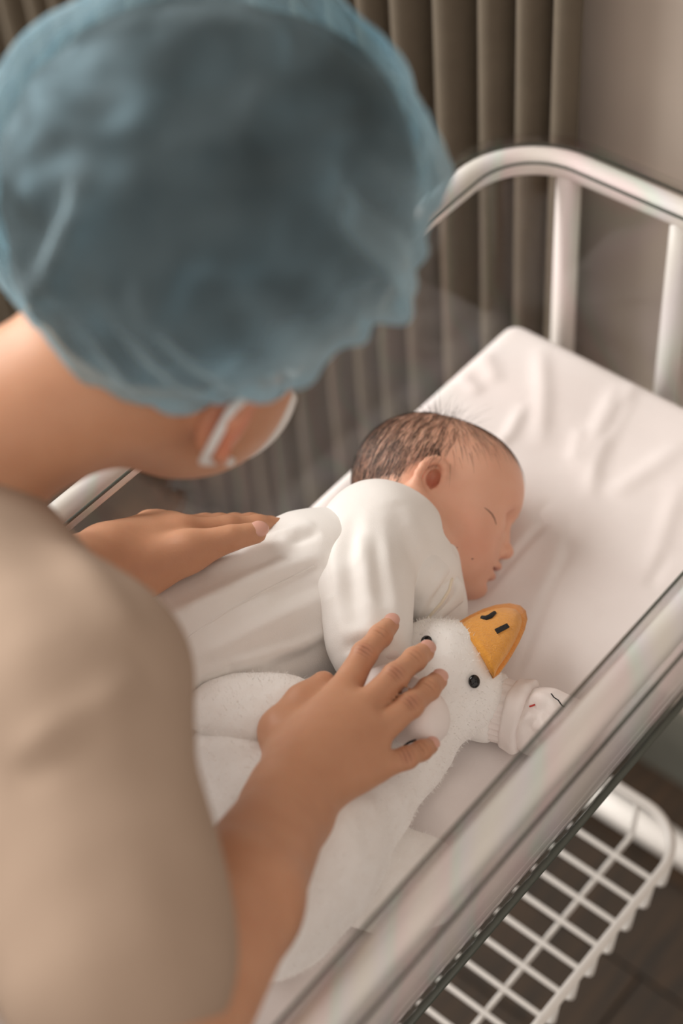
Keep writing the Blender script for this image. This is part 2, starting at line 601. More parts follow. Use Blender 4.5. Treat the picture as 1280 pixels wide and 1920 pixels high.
fl = quad_slab('floor', (-3, -1.5, -0.012), (3, -1.5, -0.012), (3, 3.5, -0.012), (-3, 3.5, -0.012), 0.1, MT['joint'])
fl['kind'] = 'structure'
pw, pl = 0.118, 0.9
pm = {}
for key in ('plank_a', 'plank_b'):
    x, y = pw / 2 - 0.0012, pl / 2 - 0.0012; c = 0.0015
    V = [(-x, -y, -0.012), (x, -y, -0.012), (x, y, -0.012), (-x, y, -0.012), (-x, -y, -c), (x, -y, -c), (x, y, -c), (-x, y, -c),
         (-x + c, -y + c, 0), (x - c, -y + c, 0), (x - c, y - c, 0), (-x + c, y - c, 0)]
    F = [(8, 9, 10, 11)] + [(i, (i + 1) % 4, 4 + (i + 1) % 4, 4 + i) for i in range(4)] + [(4 + i, 4 + (i + 1) % 4, 8 + (i + 1) % 4, 8 + i) for i in range(4)]
    me = bpy.data.meshes.new('plank'); me.from_pydata(V, [], F); me.materials.append(MT[key]); pm[key] = me
PR = Matrix.Rotation(-YAW + math.radians(90), 4, 'Z')
for i in range(-4, 20):
    for j in range(-3, 3):
        p = np.array([0.35, 0.75, 0]) - LD * (i * pw - 0.42) + CD * ((j + 0.37 * (i % 3)) * pl)
        if not (-2.0 < p[0] < 2.0 and -0.9 < p[1] < 2.7) or (p - OC) @ LD > WB + 0.03:
            continue
        o = bpy.data.objects.new('plank', pm[random.choice(['plank_a', 'plank_b'])]); COL.objects.link(o)
        o.matrix_world = Matrix.Translation(Vector(p)) @ PR
        o.parent = fl


def wallp(a, z):
    p = loc(a, -WB, 0); p[2] = z
    return p


w = quad_slab('wall_back', wallp(-2.6, 0), wallp(1.8, 0), wallp(1.8, 2.7), wallp(-2.6, 2.7), 0.12, MT['wall'])
w['kind'] = 'structure'
# skirting board along the wall
bb = quad_slab('baseboard_back', wallp(-2.6, 0) - LD * 0.012, wallp(1.8, 0) - LD * 0.012, wallp(1.8, 0.12) - LD * 0.012, wallp(-2.6, 0.12) - LD * 0.012, 0.012, MT['base'])
bb['kind'] = 'structure'

# curtain: a heavy pleated cloth hanging to the floor, left of the bare wall
CE = 0.030                                    # right-hand edge of the curtain, measured along the wall
V, F = [], []
ns, nz = 900, 24
for i in range(ns):
    s = i / (ns - 1)
    for j in range(nz):
        t = j / (nz - 1)
        a = CE - s * 2.2
        ph = a * 2 * math.pi / 0.044 + 0.9 * math.sin(a * 31) + 0.5 * math.sin(a * 13 + 1) + 0.25 * math.sin(4 * t + a * 9)
        off = 0.019 * math.sin(ph) + 0.005 * math.sin(2 * ph + 1.1)
        p = loc(a + 0.008 * math.cos(ph), -(WB - 0.031), 0) + LD * (off * (0.85 + 0.15 * t))
        V.append((p[0], p[1], 0.015 + t * 2.5))
for i in range(ns - 1):
    for j in range(nz - 1):
        F.append((i * nz + j, (i + 1) * nz + j, (i + 1) * nz + j + 1, i * nz + j + 1))
cu = link('curtain', V, F, MT['curtain'])
sm = cu.modifiers.new('thickness', 'SOLIDIFY'); sm.thickness = 0.002
tag(cu, 'brown pleated curtain hanging to the floor behind the cot', 'curtain')

# ------------------------------------------------------------------ cot frame, tub, basket
cot = empty('bassinet_stand', loc(CW / 2, CL / 2, 0) * np.array([1, 1, 0]))
tag(cot, 'white tubular metal cot frame carrying the clear tub', 'cot')


def part(name, V, F, m, parent, smooth=True):
    return link(name, np.array(V) - origin(parent), F, m, parent, smooth)


part('rail', *tube(rrect(0, CW, 0, CL, 0.068, RIMZ, 12), 0.0115, 16, closed=True), MT['enamel'], cot)
LOWZ = -0.33
for a in (0.055, 0.165, 0.275):
    part('head_bar', *tube([loc(a, 0.0, RIMZ), loc(a, 0.0, LOWZ)], 0.0105, 14), MT['enamel'], cot)
for a in (0.06, CW - 0.06):
    part('foot_bar', *tube([loc(a, CL, RIMZ), loc(a, CL, LOWZ)], 0.0105, 14), MT['enamel'], cot)
for b in (0.0, CL):
    part('cross_bar', *tube([loc(-0.0, b, LOWZ), loc(CW + 0.02, b, LOWZ)], 0.02, 16), MT['enamel'], cot)
for a in (0.0, CW + 0.02):
    for b in (0.0, CL):
        lg = part('leg', *tube([loc(a, b, LOWZ), loc(a, b + (0.045 if b == 0 else 0), 0.09 - MZ)], 0.014, 14), MT['enamel'], cot)
        b = b + (0.045 if b == 0 else 0)
        P = [loc(a - 0.011, b, 0.036 - MZ), loc(a + 0.011, b, 0.036 - MZ)]
        part('castor', *tube(P, 0.035, 20), MT['castor'], lg)
        part('castor_fork', *tube([loc(a, b, 0.09 - MZ), loc(a, b, 0.06 - MZ)], 0.018, 12), MT['castor'], lg)

part('base_bar', *tube([loc(-0.02, 0.045, -0.655), loc(CW + 0.04, 0.045, -0.655)], 0.017, 16), MT['enamel'], cot)
tub = empty('bassinet_tub', loc(CW / 2, CL / 2, -0.0567))
tag(tub, 'clear acrylic cot tub with a flared rim resting in the white frame', 'tub')
prof = [(0.070, -0.0567), (0.045, -0.0567), (0.033, -0.052), (0.027, -0.040), (0.0225, -0.005), (0.019, 0.06), (0.0165, 0.12),
        (0.0155, RIMZ + 0.004), (0.0135, RIMZ + 0.0105), (0.008, RIMZ + 0.0145), (-0.008, RIMZ + 0.0160), (-0.0145, RIMZ + 0.0145),
        (-0.0175, RIMZ + 0.0105), (-0.0185, RIMZ + 0.003)]
V, F = [], []
n = 9 * 4 + 4 * 2
for q, (ins, z) in enumerate(prof):
    V += rrect(ins, CW - ins, ins, CL - ins, max(0.068 - ins, 0.01), z, 10)
n = len(V) // len(prof)
for q in range(len(prof) - 1):
    for k in range(n):
        l = (k + 1) % n
        F.append((q * n + k, (q + 1) * n + k, (q + 1) * n + l, q * n + l))
F.append(tuple(range(n)))
sh = part('shell', V, F, MT['acrylic'], tub)
sm = sh.modifiers.new('thickness', 'SOLIDIFY'); sm.thickness = 0.003; sm.offset = 0
part('rim_edge', *tube(rrect(-0.0185, CW + 0.0185, -0.0185, CL + 0.0185, 0.0865, RIMZ + 0.0025, 12), 0.0013, 6, closed=True), MT['edge'], tub)
part('rim_bend', *tube(rrect(0.0145, CW - 0.0145, 0.0145, CL - 0.0145, 0.0535, RIMZ + 0.0085, 12), 0.0013, 6, closed=True), MT['edge'], tub)
part('base_edge', *tube(rrect(0.0275, CW - 0.0275, 0.0275, CL - 0.0275, 0.0405, -0.0530, 12), 0.0032, 6, closed=True), MT['edge'], tub)

bk = empty('wire_basket', loc(CW / 2, CL / 2, -0.30))
tag(bk, 'white wire basket shelf slung under the cot', 'basket')
BZ, BB = -0.2654, -0.2654 - 0.050
BA0, BA1, B0, B1 = 0.016, 0.3657, 0.2756 - 0.040, 0.765
part('basket_rim', *tube(rrect(BA0, BA1, B0, B1, 0.045, BZ, 10), 0.0042, 10, closed=True), MT['enamel'], bk)


def bent(p, rad=0.008):
    """round the corners of a polyline"""
    out = [p[0]]
    for i in range(1, len(p) - 1):
        a, b, c = p[i - 1], p[i], p[i + 1]
        u = (a - b) / np.linalg.norm(a - b); v = (c - b) / np.linalg.norm(c - b)
        for t in (0, 0.25, 0.5, 0.75, 1):
            s, e = b + u * rad, b + v * rad
            out.append((1 - t) ** 2 * s + 2 * t * (1 - t) * b + t * t * e)
    return out + [p[-1]]


base_wire = None
for k in range(22):
    b = 0.268 + 0.0268 * k
    if b > B1 - 0.02:
        break
    if base_wire is None:
        P = bent([loc(BA0, b, BZ), loc(BA0 + 0.004, b, BB), loc(BA1 - 0.004, b, BB), loc(BA1, b, BZ)])
        base_wire = part('cross_wire', *tube(P, 0.0026, 8), MT['enamel'], bk)
    else:
        o = base_wire.copy(); COL.objects.link(o); o.parent = bk; o.location = tuple(-LD * 0.0268 * k)
for a in (0.3117, 0.191, 0.068):
    P = bent([loc(a, B0, BZ), loc(a, B0 + 0.004, BB - 0.005), loc(a, B1 - 0.004, BB - 0.005), loc(a, B1, BZ)])
    part('long_wire', *tube(P, 0.0024, 8), MT['enamel'], bk)
for a in (BA0 + 0.05, BA0 + 0.15):
    for b in (B0, B1):
        e = -0.0 if b == B0 else CL
        part('hanger', *tube([loc(a, b, BZ), loc(a, e, LOWZ + 0.02)], 0.003, 8), MT['enamel'], bk)

# ------------------------------------------------------------------ mattress
CR = np.array([CD, LD, [0, 0, 1.0]])
s = Sdf()
ma0, ma1, mb0, mb1 = 0.0285, CW - 0.0285, 0.040, CL - 0.03
s.box(loc((ma0 + ma1) / 2, (mb0 + mb1) / 2, -0.0255), ((ma1 - ma0) / 2, (mb1 - mb0) / 2, 0.0255), CR, rad=0.015)
s.box(loc((ma0 + ma1) / 2, CL / 2, -0.034), ((ma1 - ma0) / 2 - 0.0055, CL / 2 - 0.034, 0.0175), CR, rad=0.004)
V, Q = s.mesh(0.0028)
N = normals(V, Q)
up = np.clip(N[:, 2], 0, 1) ** 2
V[:, 2] += up * (0.0012 * snoise(V, 28, 3, 2) + 0.0003 * snoise(V * np.array([1, 1, 0]), 90, 4, 2))
zz = MZ
cre = [([(1035, 935), (1005, 962), (1022, 975), (990, 1015), (930, 1085), (880, 1140)], -0.0030, 0.0035),
       ([(1010, 985), (960, 1045), (905, 1105)], 0.0030, 0.010),
       ([(1070, 960), (1062, 1045), (1025, 1120), (990, 1210), (960, 1290)], -0.0022, 0.0035),
       ([(1050, 1000), (1040, 1060), (1005, 1130)], 0.0022, 0.010),
       ([(1195, 705), (1150, 790), (1115, 870), (1105, 935)], 0.0030, 0.007), ([(1160, 715), (1120, 800), (1080, 890)], 0.0026, 0.007),
       ([(1175, 745), (1130, 830)], -0.002, 0.005),
       ([(1012, 650), (1018, 740), (1012, 840)], 0.0026, 0.008), ([(985, 755), (955, 815), (930, 840)], 0.0026, 0.006),
       ([(1090, 800), (1070, 870)], 0.002, 0.006), ([(1280, 835), (1200, 890), (1140, 930)], 0.0024, 0.009),
       ([(1275, 905), (1240, 1010), (1220, 1075)], 0.0024, 0.008), ([(1250, 1040), (1215, 1105)], -0.002, 0.005),
       ([(1130, 1210), (1060, 1260)], 0.0015, 0.01), ([(790, 1460), (760, 1500), (740, 1540)], -0.002, 0.006),
       ([(860, 1440), (800, 1530)], 0.0018, 0.01), ([(920, 1400), (850, 1490), (820, 1560)], 0.0015, 0.01),
       ([(620, 1760), (570, 1840), (520, 1900)], 0.0018, 0.01), ([(560, 970), (700, 850), (820, 740)], 0.003, 0.012),
       ([(905, 660), (930, 720)], 0.002, 0.008), ([(860, 700), (900, 740)], 0.002, 0.007)]
V = folds(V, np.tile([0, 0, 1.0], (len(V), 1)) * up[:, None], [([at(*p, zz) for p in l], a, w) for l, a, w in cre])
mt = link('mattress', V - loc(CW / 2, CL / 2, -0.05), Q, MT['sheet']); mt.location = loc(CW / 2, CL / 2, -0.05)
tag(mt, 'thin mattress under a creased white cotton sheet in the tub', 'mattress')

# ------------------------------------------------------------------ baby
HC = atd(812, 885, 0)                          # placeholder, set below
HF = basis(0.94, -0.34, 0.0)
HU = 0.25 * RC + 0.95 * UC - 0.22 * TC; HU = HU - HF * (HU @ HF); HU /= np.linalg.norm(HU)
HS = np.cross(HF, HU)
HM = np.array([HF, HU, HS])                    # rows: forward, crown, right-ear side
HC = at(812, 885, MZ + 0.052)


def hl(x, y, z=0.0):
    return HC + x * HF + y * HU + z * HS


def hell(s, c, r, k=0.01, sub=False, R=None):
    s.ell(hl(*c), r, HM if R is None else R, k, sub)


body = Sdf()
hell(body, (0.006, -0.006, 0), (0.061, 0.049, 0.048))
hell(body, (-0.012, -0.014, 0), (0.043, 0.047, 0.048), 0.02)
hell(body, (0.028, -0.004, 0), (0.041, 0.040, 0.041), 0.02)
hell(body, (0.034, -0.045, 0), (0.031, 0.040, 0.037), 0.02)
for z in (1, -1):
    hell(body, (0.038, -0.053, 0.018 * z), (0.0225, 0.024, 0.0215), 0.015)
hell(body, (0.056, -0.0725, 0), (0.0125, 0.0115, 0.014), 0.012)
hell(body, (0.022, -0.058, 0), (0.032, 0.028, 0.034), 0.02)
# eye hollows, lids
for z in (1, -1):
    hell(body, (0.0750, -0.0205, 0.0160 * z), (0.0160, 0.0088, 0.0120), 0.009, True)
    hell(body, (0.0545, -0.0260, 0.0185 * z), (0.0095, 0.0075, 0.0115), 0.004)
# nose
body.cone(hl(0.0640, -0.0235), hl(0.0705, -0.0390), 0.0038, 0.0058, 0.005)
body.ell(hl(0.0718, -0.0396), (0.0066, 0.0061, 0.0068), HM, 0.002)
for z in (1, -1):
    body.ell(hl(0.0668, -0.0432, 0.0070 * z), (0.0050, 0.0044, 0.0042), HM, 0.002)
    body.ell(hl(0.0700, -0.0472, 0.0042 * z), 0.0021, None, 0.0012, True)
# mouth
hell(body, (0.0590, -0.0570, 0), (0.0085, 0.0110, 0.0140), 0.009)
hell(body, (0.0672, -0.0530, 0), (0.0062, 0.0034, 0.0100), 0.002)
hell(body, (0.0650, -0.0622, 0), (0.0066, 0.0042, 0.0090), 0.002)
hell(body, (0.0700, -0.0577, 0), (0.0180, 0.0017, 0.0160), 0.001, True)
hell(body, (0.0690, -0.0682, 0), (0.007, 0.0025, 0.010), 0.005, True)
# ear
EC = np.array([-0.0030, -0.0220, 0.0435])
ea = math.radians(-8)


def el(x, y, z):
    c, s_ = math.cos(ea), math.sin(ea)
    return hl(EC[0] + c * x - s_ * y, EC[1] + s_ * x + c * y, EC[2] + z - 0.25 * x)


body.cone(el(0.003, 0.003, -0.003), el(0.001, -0.006, -0.003), 0.0095, 0.008, 0.004)
pts, rs = [], []
for w, r in ((-25, 0.0016), (5, 0.0022), (35, 0.0026), (60, 0.0029), (85, 0.0031), (110, 0.0031), (135, 0.0031), (160, 0.0030), (185, 0.0029), (210, 0.0028), (235, 0.0028), (258, 0.0030)):
    t = math.radians(w); lift_ = 0.0030 + 0.0078 * min(1, max(0, (w + 15) / 60)) * (1 if w < 200 else 1 - (w - 200) / 110)
    pts.append(el(0.0098 * math.cos(t), 0.0150 * math.sin(t) + 0.0025, lift_)); rs.append(r)
body.chain(pts, rs, 0.0018)
body.chain([el(-0.0020, 0.0110, 0.0055), el(-0.0052, 0.0035, 0.0066), el(-0.0046, -0.0045, 0.0060), el(-0.0012, -0.0088, 0.0048)], [0.0013, 0.0017, 0.0019, 0.0018], 0.0015)
body.ell(el(0.0015, -0.0160, 0.0034), (0.0050, 0.0062, 0.0036), HM, 0.003)
body.ell(el(0.0018, 0.0030, 0.0062), (0.0052, 0.0088, 0.0070), HM, 0.0015, True)
body.ell(el(0.0034, -0.0045, 0.0050), (0.0030, 0.0040, 0.0070), HM, 0.0015, True)
body.cone(el(0.0085, -0.0030, 0.0030), el(0.0078, -0.0062, 0.0035), 0.0024, 0.0022, 0.002)
# neck, trunk, arms, legs (under the clothes)
sh_r = at(715, 1000, MZ + 0.088); sh_l = at(760, 1095, MZ + 0.036)
tr = [at(740, 1030, MZ + 0.058), at(600, 1100, MZ + 0.058), at(430, 1180, MZ + 0.056), at(270, 1250, MZ + 0.056)]
body.cone(hl(-0.006, -0.045, 0), tr[0], 0.032, 0.036, 0.02)
body.chain(tr, [0.040, 0.046, 0.045, 0.046], 0.02)
arm_r = [sh_r, at(690, 1130, MZ + 0.086), at(700, 1235, MZ + 0.078), at(760, 1335, MZ + 0.081)]
body.chain(arm_r, [0.024, 0.019, 0.013, 0.013], 0.008)
arm_l = [sh_l, at(790, 1200, MZ + 0.024), at(850, 1290, MZ + 0.022), at(950, 1330, MZ + 0.022), at(1025, 1352, MZ + 0.026)]
body.chain(arm_l, [0.020, 0.015, 0.015, 0.012, 0.015], 0.006)
leg_r = [tr[3], at(180, 1420, MZ + 0.050), at(60, 1380, MZ + 0.045)]
leg_l = [tr[3], at(200, 1440, MZ + 0.032), at(40, 1430, MZ + 0.030)]
body.chain(leg_r, [0.036, 0.028, 0.018], 0.01); body.chain(leg_l, [0.034, 0.026, 0.018], 0.01)
V, Q = body.mesh(0.0010)
V = relax(V, Q, 1, 0.35)
baby_tree = bvh(V, Q)
BO = at(700, 1100, MZ)
MT['babyskin'] = skin_mat('baby_skin', (0.76, 0.44, 0.315), (0.72, 0.385, 0.265), (0.66, 0.25, 0.17), [
    (hl(0.044, -0.048, 0.035) - BO, 0.034, 0.45, (0.66, 0.29, 0.20)), (hl(0.068, -0.042, 0) - BO, 0.012, 0.5, None),
    (hl(0.067, -0.058, 0) - BO, 0.0125, 0.85, (0.52, 0.17, 0.14)), (el(0.002, 0.001, 0.000) - BO, 0.0135, 0.8, (0.60, 0.20, 0.13)),
    (hl(0.060, -0.018, 0.02) - BO, 0.016, 0.4, (0.55, 0.25, 0.17))])  # last spot paints the shade of the eye hollow into the skin colour
baby = link('person', V - BO, Q, MT['babyskin']); baby.location = BO
tag(baby, 'sleeping baby in white clothes lying on its side on the mattress', 'baby')
babyV, babyN = V, normals(V, Q)


def child(name, V, F, m, par, smooth=True):
    return link(name, np.asarray(V) - origin(par), F, m, par, smooth)


# closed eyelid line and mouth shadow
P = hits(baby_tree, [(908, 952), (915, 957), (922, 964), (927, 973), (930, 984)], 3)
child('eyelashes', *tube(P, [0.0002 + 0.00028 * math.sin(math.pi * i / (len(P) - 1)) for i in range(len(P))], 6), MT['lash'], baby)

# hair: single strands growing out of the scalp
loc_h = (babyV - HC) @ HM.T
x, y, z = loc_h.T
line_y = np.where(x > 0.000, -0.004 + 0.50 * x, np.where(x > -0.022, -0.042, -0.050))
scalp = (y > line_y + 0.004 * np.sin(z * 300 + x * 250)) & (x < 0.064) & (y > -0.06) & (np.linalg.norm(loc_h - np.array([0.006, -0.005, 0]), axis=1) < 0.075)
ear_near = np.linalg.norm(loc_h - (EC + np.array([0, 0, 0.004])), axis=1) < 0.020
scalp &= ~ear_near
idx = np.where(scalp)[0]
pick = RNG.choice(idx, 11000)
dens = np.clip((y[pick] - line_y[pick]) / 0.03, 0.10, 1)
back = np.clip((0.010 - x[pick]) / 0.03, 0, 1)
dens = np.clip(dens * (0.35 + 0.75 * back) + 0.35 * (np.abs(z[pick]) < 0.022), 0.05, 1)
pick = pick[RNG.random(len(pick)) < dens]
crown = np.array([-0.014, 0.046, 0.0])
HV, HQ = [], []
for v in pick:
    p0 = babyV[v]; nn = babyN[v]; pl_ = loc_h[v]
    d = pl_ - crown; d = d / (np.linalg.norm(d) + 1e-6)
    d = d + np.array([-0.35 if pl_[0] < 0.006 else 0.35, -0.6, 0]) + 0.18 * np.array([math.sin(pl_[1] * 420), math.cos(pl_[0] * 380), 0]) + RNG.normal(0, 0.10, 3)
    dw = d @ HM; dw = dw - nn * (dw @ nn); dw /= np.linalg.norm(dw) + 1e-9
    L = RNG.uniform(0.008, 0.018); wd = RNG.uniform(0.00008, 0.00016)
    tuft = pl_[1] > 0.034 and abs(pl_[0] + 0.012) < 0.03 and RNG.random() < 0.12
    lift = (RNG.uniform(0.7, 1.6) if tuft else 0.10)
    side = np.cross(dw, nn) + RNG.normal(0, 0.4, 3); side /= np.linalg.norm(side)
    b0 = len(HV)
    for q in range(4):
        t = q / 3
        p = p0 + dw * L * t + nn * (L * lift * t * (1 - (0.25 if tuft else 0.6) * t) + 0.0003) - (nn * (L * L * t * t / 0.10) if not tuft else 0)
        ww = wd * (1 - 0.75 * t)
        HV += [p + side * ww, p - side * ww]
        if q:
            HQ.append((b0 + 2 * q - 2, b0 + 2 * q - 1, b0 + 2 * q + 1, b0 + 2 * q))
hr = child('hair', HV, np.array(HQ), MT['babyhair'], baby)
hr['label'] = 'fine short dark hair'

# clothes
s = Sdf()
s.chain([at(755, 1040, MZ + 0.052), at(590, 1105, MZ + 0.058), at(430, 1180, MZ + 0.058), at(260, 1255, MZ + 0.058)], [0.034, 0.055, 0.056, 0.058], 0.02)
s.ell(at(778, 1088, MZ + 0.045), (0.033, 0.038, 0.038), None, 0.02)
s.ell(at(825, 1142, MZ + 0.026), (0.020, 0.024, 0.022), None, 0.015)
s.chain([at(590, 1192, MZ + 0.040), at(480, 1238, MZ + 0.042), at(360, 1285, MZ + 0.042)], [0.038, 0.042, 0.042], 0.03)
s.chain([tr[3], at(180, 1420, MZ + 0.050), at(50, 1390, MZ + 0.046)], [0.045, 0.036, 0.026], 0.012)
s.chain([tr[3], at(200, 1440, MZ + 0.034), at(30, 1440, MZ + 0.032)], [0.043, 0.034, 0.026], 0.012)
V, Q = s.mesh(0.0022)
N = normals(V, Q); T = bvh(V, Q)
V = V + N * (0.0010 * snoise(V, 60, 12, 2))[:, None]
fl_ = [([(610, 1040), (500, 1075), (380, 1130), (300, 1165)], 0.0028, 0.006), ([(605, 1060), (520, 1100), (420, 1140)], -0.0022, 0.005),
       ([(560, 1010), (470, 1040), (380, 1070)], 0.0026, 0.006), ([(590, 985), (520, 1005), (450, 1040)], 0.0024, 0.005),
       ([(600, 1000), (540, 1022)], -0.002, 0.004),
       ([(615, 1120), (520, 1160), (420, 1210), (340, 1240)], 0.0024, 0.007), ([(620, 1180), (560, 1210), (470, 1235), (400, 1250)], 0.0030, 0.006),
       ([(620, 1205), (570, 1232), (500, 1255)], -0.0026, 0.006), ([(605, 1090), (500, 1130)], -0.002, 0.006),
       ([(430, 1250), (370, 1270), (340, 1300)], 0.003, 0.006), ([(840, 1060), (800, 1120), (770, 1170)], 0.0026, 0.005),
       ([(850, 1090), (810, 1150), (775, 1190)], 0.0024, 0.004), ([(845, 1078), (805, 1135)], -0.0024, 0.003), ([(815, 1040), (775, 1120)], 0.002, 0.006),
       ([(300, 1130), (250, 1140)], 0.003, 0.007)]
V = folds(V, N, [(hits(T, l), a * 1.5, w) for l, a, w in fl_])
on = child('onesie', V, Q, MT['onesie'], baby)
T = T_on = bvh(V, Q)
seam = hits(T, [(590, 1060), (500, 1105), (420, 1150), (360, 1190), (320, 1225)], 5)
if len(seam) > 2:
    child('side_seam', *tube(seam, 0.0006, 6), MT['onesie'], on)

s = Sdf()
s.ell(at(712, 1000, MZ + 0.078), (0.038, 0.035, 0.035), None, 0.02)
s.chain([at(696, 1005, MZ + 0.080), at(680, 1110, MZ + 0.086), at(692, 1205, MZ + 0.080), at(697, 1232, MZ + 0.078)], [0.035, 0.031, 0.025, 0.0225], 0.02)
s.chain([at(766, 1002, MZ + 0.068), at(798, 1072, MZ + 0.054)], [0.024, 0.026], 0.02)
V, Q = s.mesh(0.0018)
N = normals(V, Q); T = bvh(V, Q)
V = V + N * (0.0008 * snoise(V, 70, 22, 2))[:, None]
fl_ = [([(665, 960), (655, 1040), (660, 1110), (672, 1180)], -0.0030, 0.006), ([(640, 970), (625, 1050), (635, 1140), (650, 1220)], 0.0028, 0.006),
       ([(685, 950), (685, 1040), (690, 1120), (700, 1170)], 0.0032, 0.006), ([(672, 1000), (674, 1060)], 0.002, 0.003),
       ([(715, 960), (722, 1050), (738, 1120), (745, 1180)], 0.0026, 0.006), ([(705, 1000), (712, 1080), (720, 1140)], -0.0026, 0.006),
       ([(620, 985), (612, 1060), (620, 1120)], -0.0028, 0.005), ([(740, 940), (765, 1000), (775, 1060)], -0.002, 0.008),
       ([(755, 950), (785, 1010), (800, 1060)], 0.0022, 0.007), ([(635, 1190), (690, 1180), (745, 1195)], 0.0018, 0.005),
       ([(640, 1215), (700, 1205), (750, 1212)], -0.0022, 0.004), ([(640, 1235), (700, 1222), (750, 1225)], 0.0018, 0.003)]
V = folds(V, N, [(hits(T, l), a * 0.8, w * 1.15) for l, a, w in fl_])
slv = child('sleeve', V, Q, MT['onesie'], baby)
g0, g1 = at(697, 1222, MZ + 0.079), at(712, 1262, MZ + 0.077)
s = Sdf(); s.cone(g0, g1, 0.0240, 0.0205, 0.004)
ga = (g1 - g0) / np.linalg.norm(g1 - g0); s.half(g1, ga, 0.002)
V, Q = s.mesh(0.0013); N = normals(V, Q)
q_ = V - g0; V = V + N * (0.0010 * np.sin((q_ @ ga) * 900 + 1.5 * np.sin(q_ @ RC * 160)))[:, None]
child('gathered_cuff', V, Q, MT['onesie'], slv)
# cream-bound collar edge under the chin
child('collar', *tube([at(850, 1078, MZ + 0.060), at(856, 1098, MZ + 0.055), at(854, 1120, MZ + 0.047), at(832, 1142, MZ + 0.047), at(800, 1170, MZ + 0.046)],
                      [0.002, 0.0055, 0.0065, 0.005, 0.003], 10), MT['onesie'], baby)
P = hits(T_on, [(847, 1084), (842, 1106), (826, 1132), (803, 1158), (782, 1182)], 4)
if len(P) > 3:
    child('collar_binding', *tube(P, 0.0011, 8), MT['binding'], on)


def mitten(pts, rs, cuff, cuff_r, flds, name='mitten'):
    s = Sdf(); s.chain(pts, rs, 0.012)
    V, Q = s.mesh(0.0016); N = normals(V, Q); T = bvh(V, Q)
    V = V + N * (0.0012 * snoise(V, 120, 33, 2))[:, None]
    V = folds(V, N, [(hits(T, l), a, w) for l, a, w in flds])
    m = child(name, V, Q, MT['mitten'], baby)
    s = Sdf(); s.cone(cuff[0], cuff[1], cuff_r, cuff_r * 1.05, 0.004)
    d = np.array(cuff[1]) - np.array(cuff[0]); d /= np.linalg.norm(d)
    s.half(np.array(cuff[0]) - d * 0.004, -d, 0.003); s.half(np.array(cuff[1]) + d * 0.004, d, 0.003)
    V2, Q2 = s.mesh(0.0016)
    N2 = normals(V2, Q2); V2 = V2 + N2 * (0.0009 * snoise(V2, 180, 41, 2))[:, None]
    child('cuff', V2, Q2, MT['mitten'], baby)
    return m, bvh(V, Q)


m1, T1 = mitten([at(715, 1275, MZ + 0.077), at(755, 1325, MZ + 0.080), at(785, 1352, MZ + 0.082)], [0.017, 0.020, 0.0205],
                (at(700, 1238, MZ + 0.078), at(708, 1258, MZ + 0.078)), 0.0205, [([(735, 1290), (760, 1340)], 0.002, 0.005)])
ad_ = at(985, 1345, MZ + 0.025) - at(905, 1322, MZ + 0.025); ad_ /= np.linalg.norm(ad_)
s = Sdf(); s.chain([at(845, 1285, MZ + 0.024), at(905, 1322, MZ + 0.024), at(960, 1336, MZ + 0.024)], [0.024, 0.0235, 0.0235], 0.01)
s.half(at(934, 1331, MZ + 0.024), ad_, 0.003)
V, Q = s.mesh(0.0016); N = normals(V, Q); T = bvh(V, Q)
V = folds(V, N, [(hits(T, l), a, w) for l, a, w in [([(905, 1300), (898, 1330), (908, 1372)], -0.0020, 0.003)]])
usl = child('under_sleeve', V, Q, MT['onesie'], baby)
s = Sdf(); s.cone(at(915, 1325, MZ + 0.024), at(985, 1345, MZ + 0.024), 0.0222, 0.0222, 0.006)
s.half(at(962, 1338, MZ + 0.024), ad_, 0.002)
V, Q = s.mesh(0.0013); N = normals(V, Q)
b1_ = np.cross(ad_, [0, 0, 1.0]); b1_ /= np.linalg.norm(b1_); b2_ = np.cross(ad_, b1_)
q_ = V - at(925, 1328, MZ + 0.024); ang_ = np.arctan2(q_ @ b1_, q_ @ b2_)
V = V + N * (0.0008 * np.sin(ang_ * 21 + 2 * np.sin(3 * ang_)))[:, None]
child('gathered_wristband', V, Q, MT['mitten'], usl)
m2, T2 = mitten([at(1025, 1356, MZ + 0.026), at(1055, 1366, MZ + 0.026)], [0.0255, 0.0235],
                (at(963, 1338, MZ + 0.025), at(978, 1343, MZ + 0.025)), 0.0252,
                [([(990, 1318), (1008, 1330), (1035, 1320)], -0.0045, 0.004), ([(985, 1350), (992, 1378), (985, 1405)], -0.0042, 0.004),
                 ([(995, 1305), (1015, 1310), (1045, 1335)], 0.0036, 0.005), ([(1000, 1350), (1020, 1372), (1030, 1395)], 0.0036, 0.006),
                 ([(995, 1338), (1008, 1365), (1005, 1400)], -0.0034, 0.004), ([(1015, 1335), (1045, 1350)], -0.0034, 0.004)])
P = hits(T2, [(1033, 1301), (1038, 1308), (1046, 1313), (1052, 1322), (1058, 1326)], 2)
if len(P) > 2:
    child('black_stitching', *tube(P, 0.0006, 6), MT['thread'], m2)
P = hits(T2, [(992, 1325), (998, 1323), (1003, 1321)], 2)
if len(P) > 2:
    child('red_stitching', *tube(P, 0.0007, 6), MT['redthread'], m2)
P = hits(T1, [(758, 1398), (768, 1391), (780, 1387)], 2)
if len(P) > 2:
    child('black_stitching', *tube(P, 0.0008, 6), MT['thread'], m1)

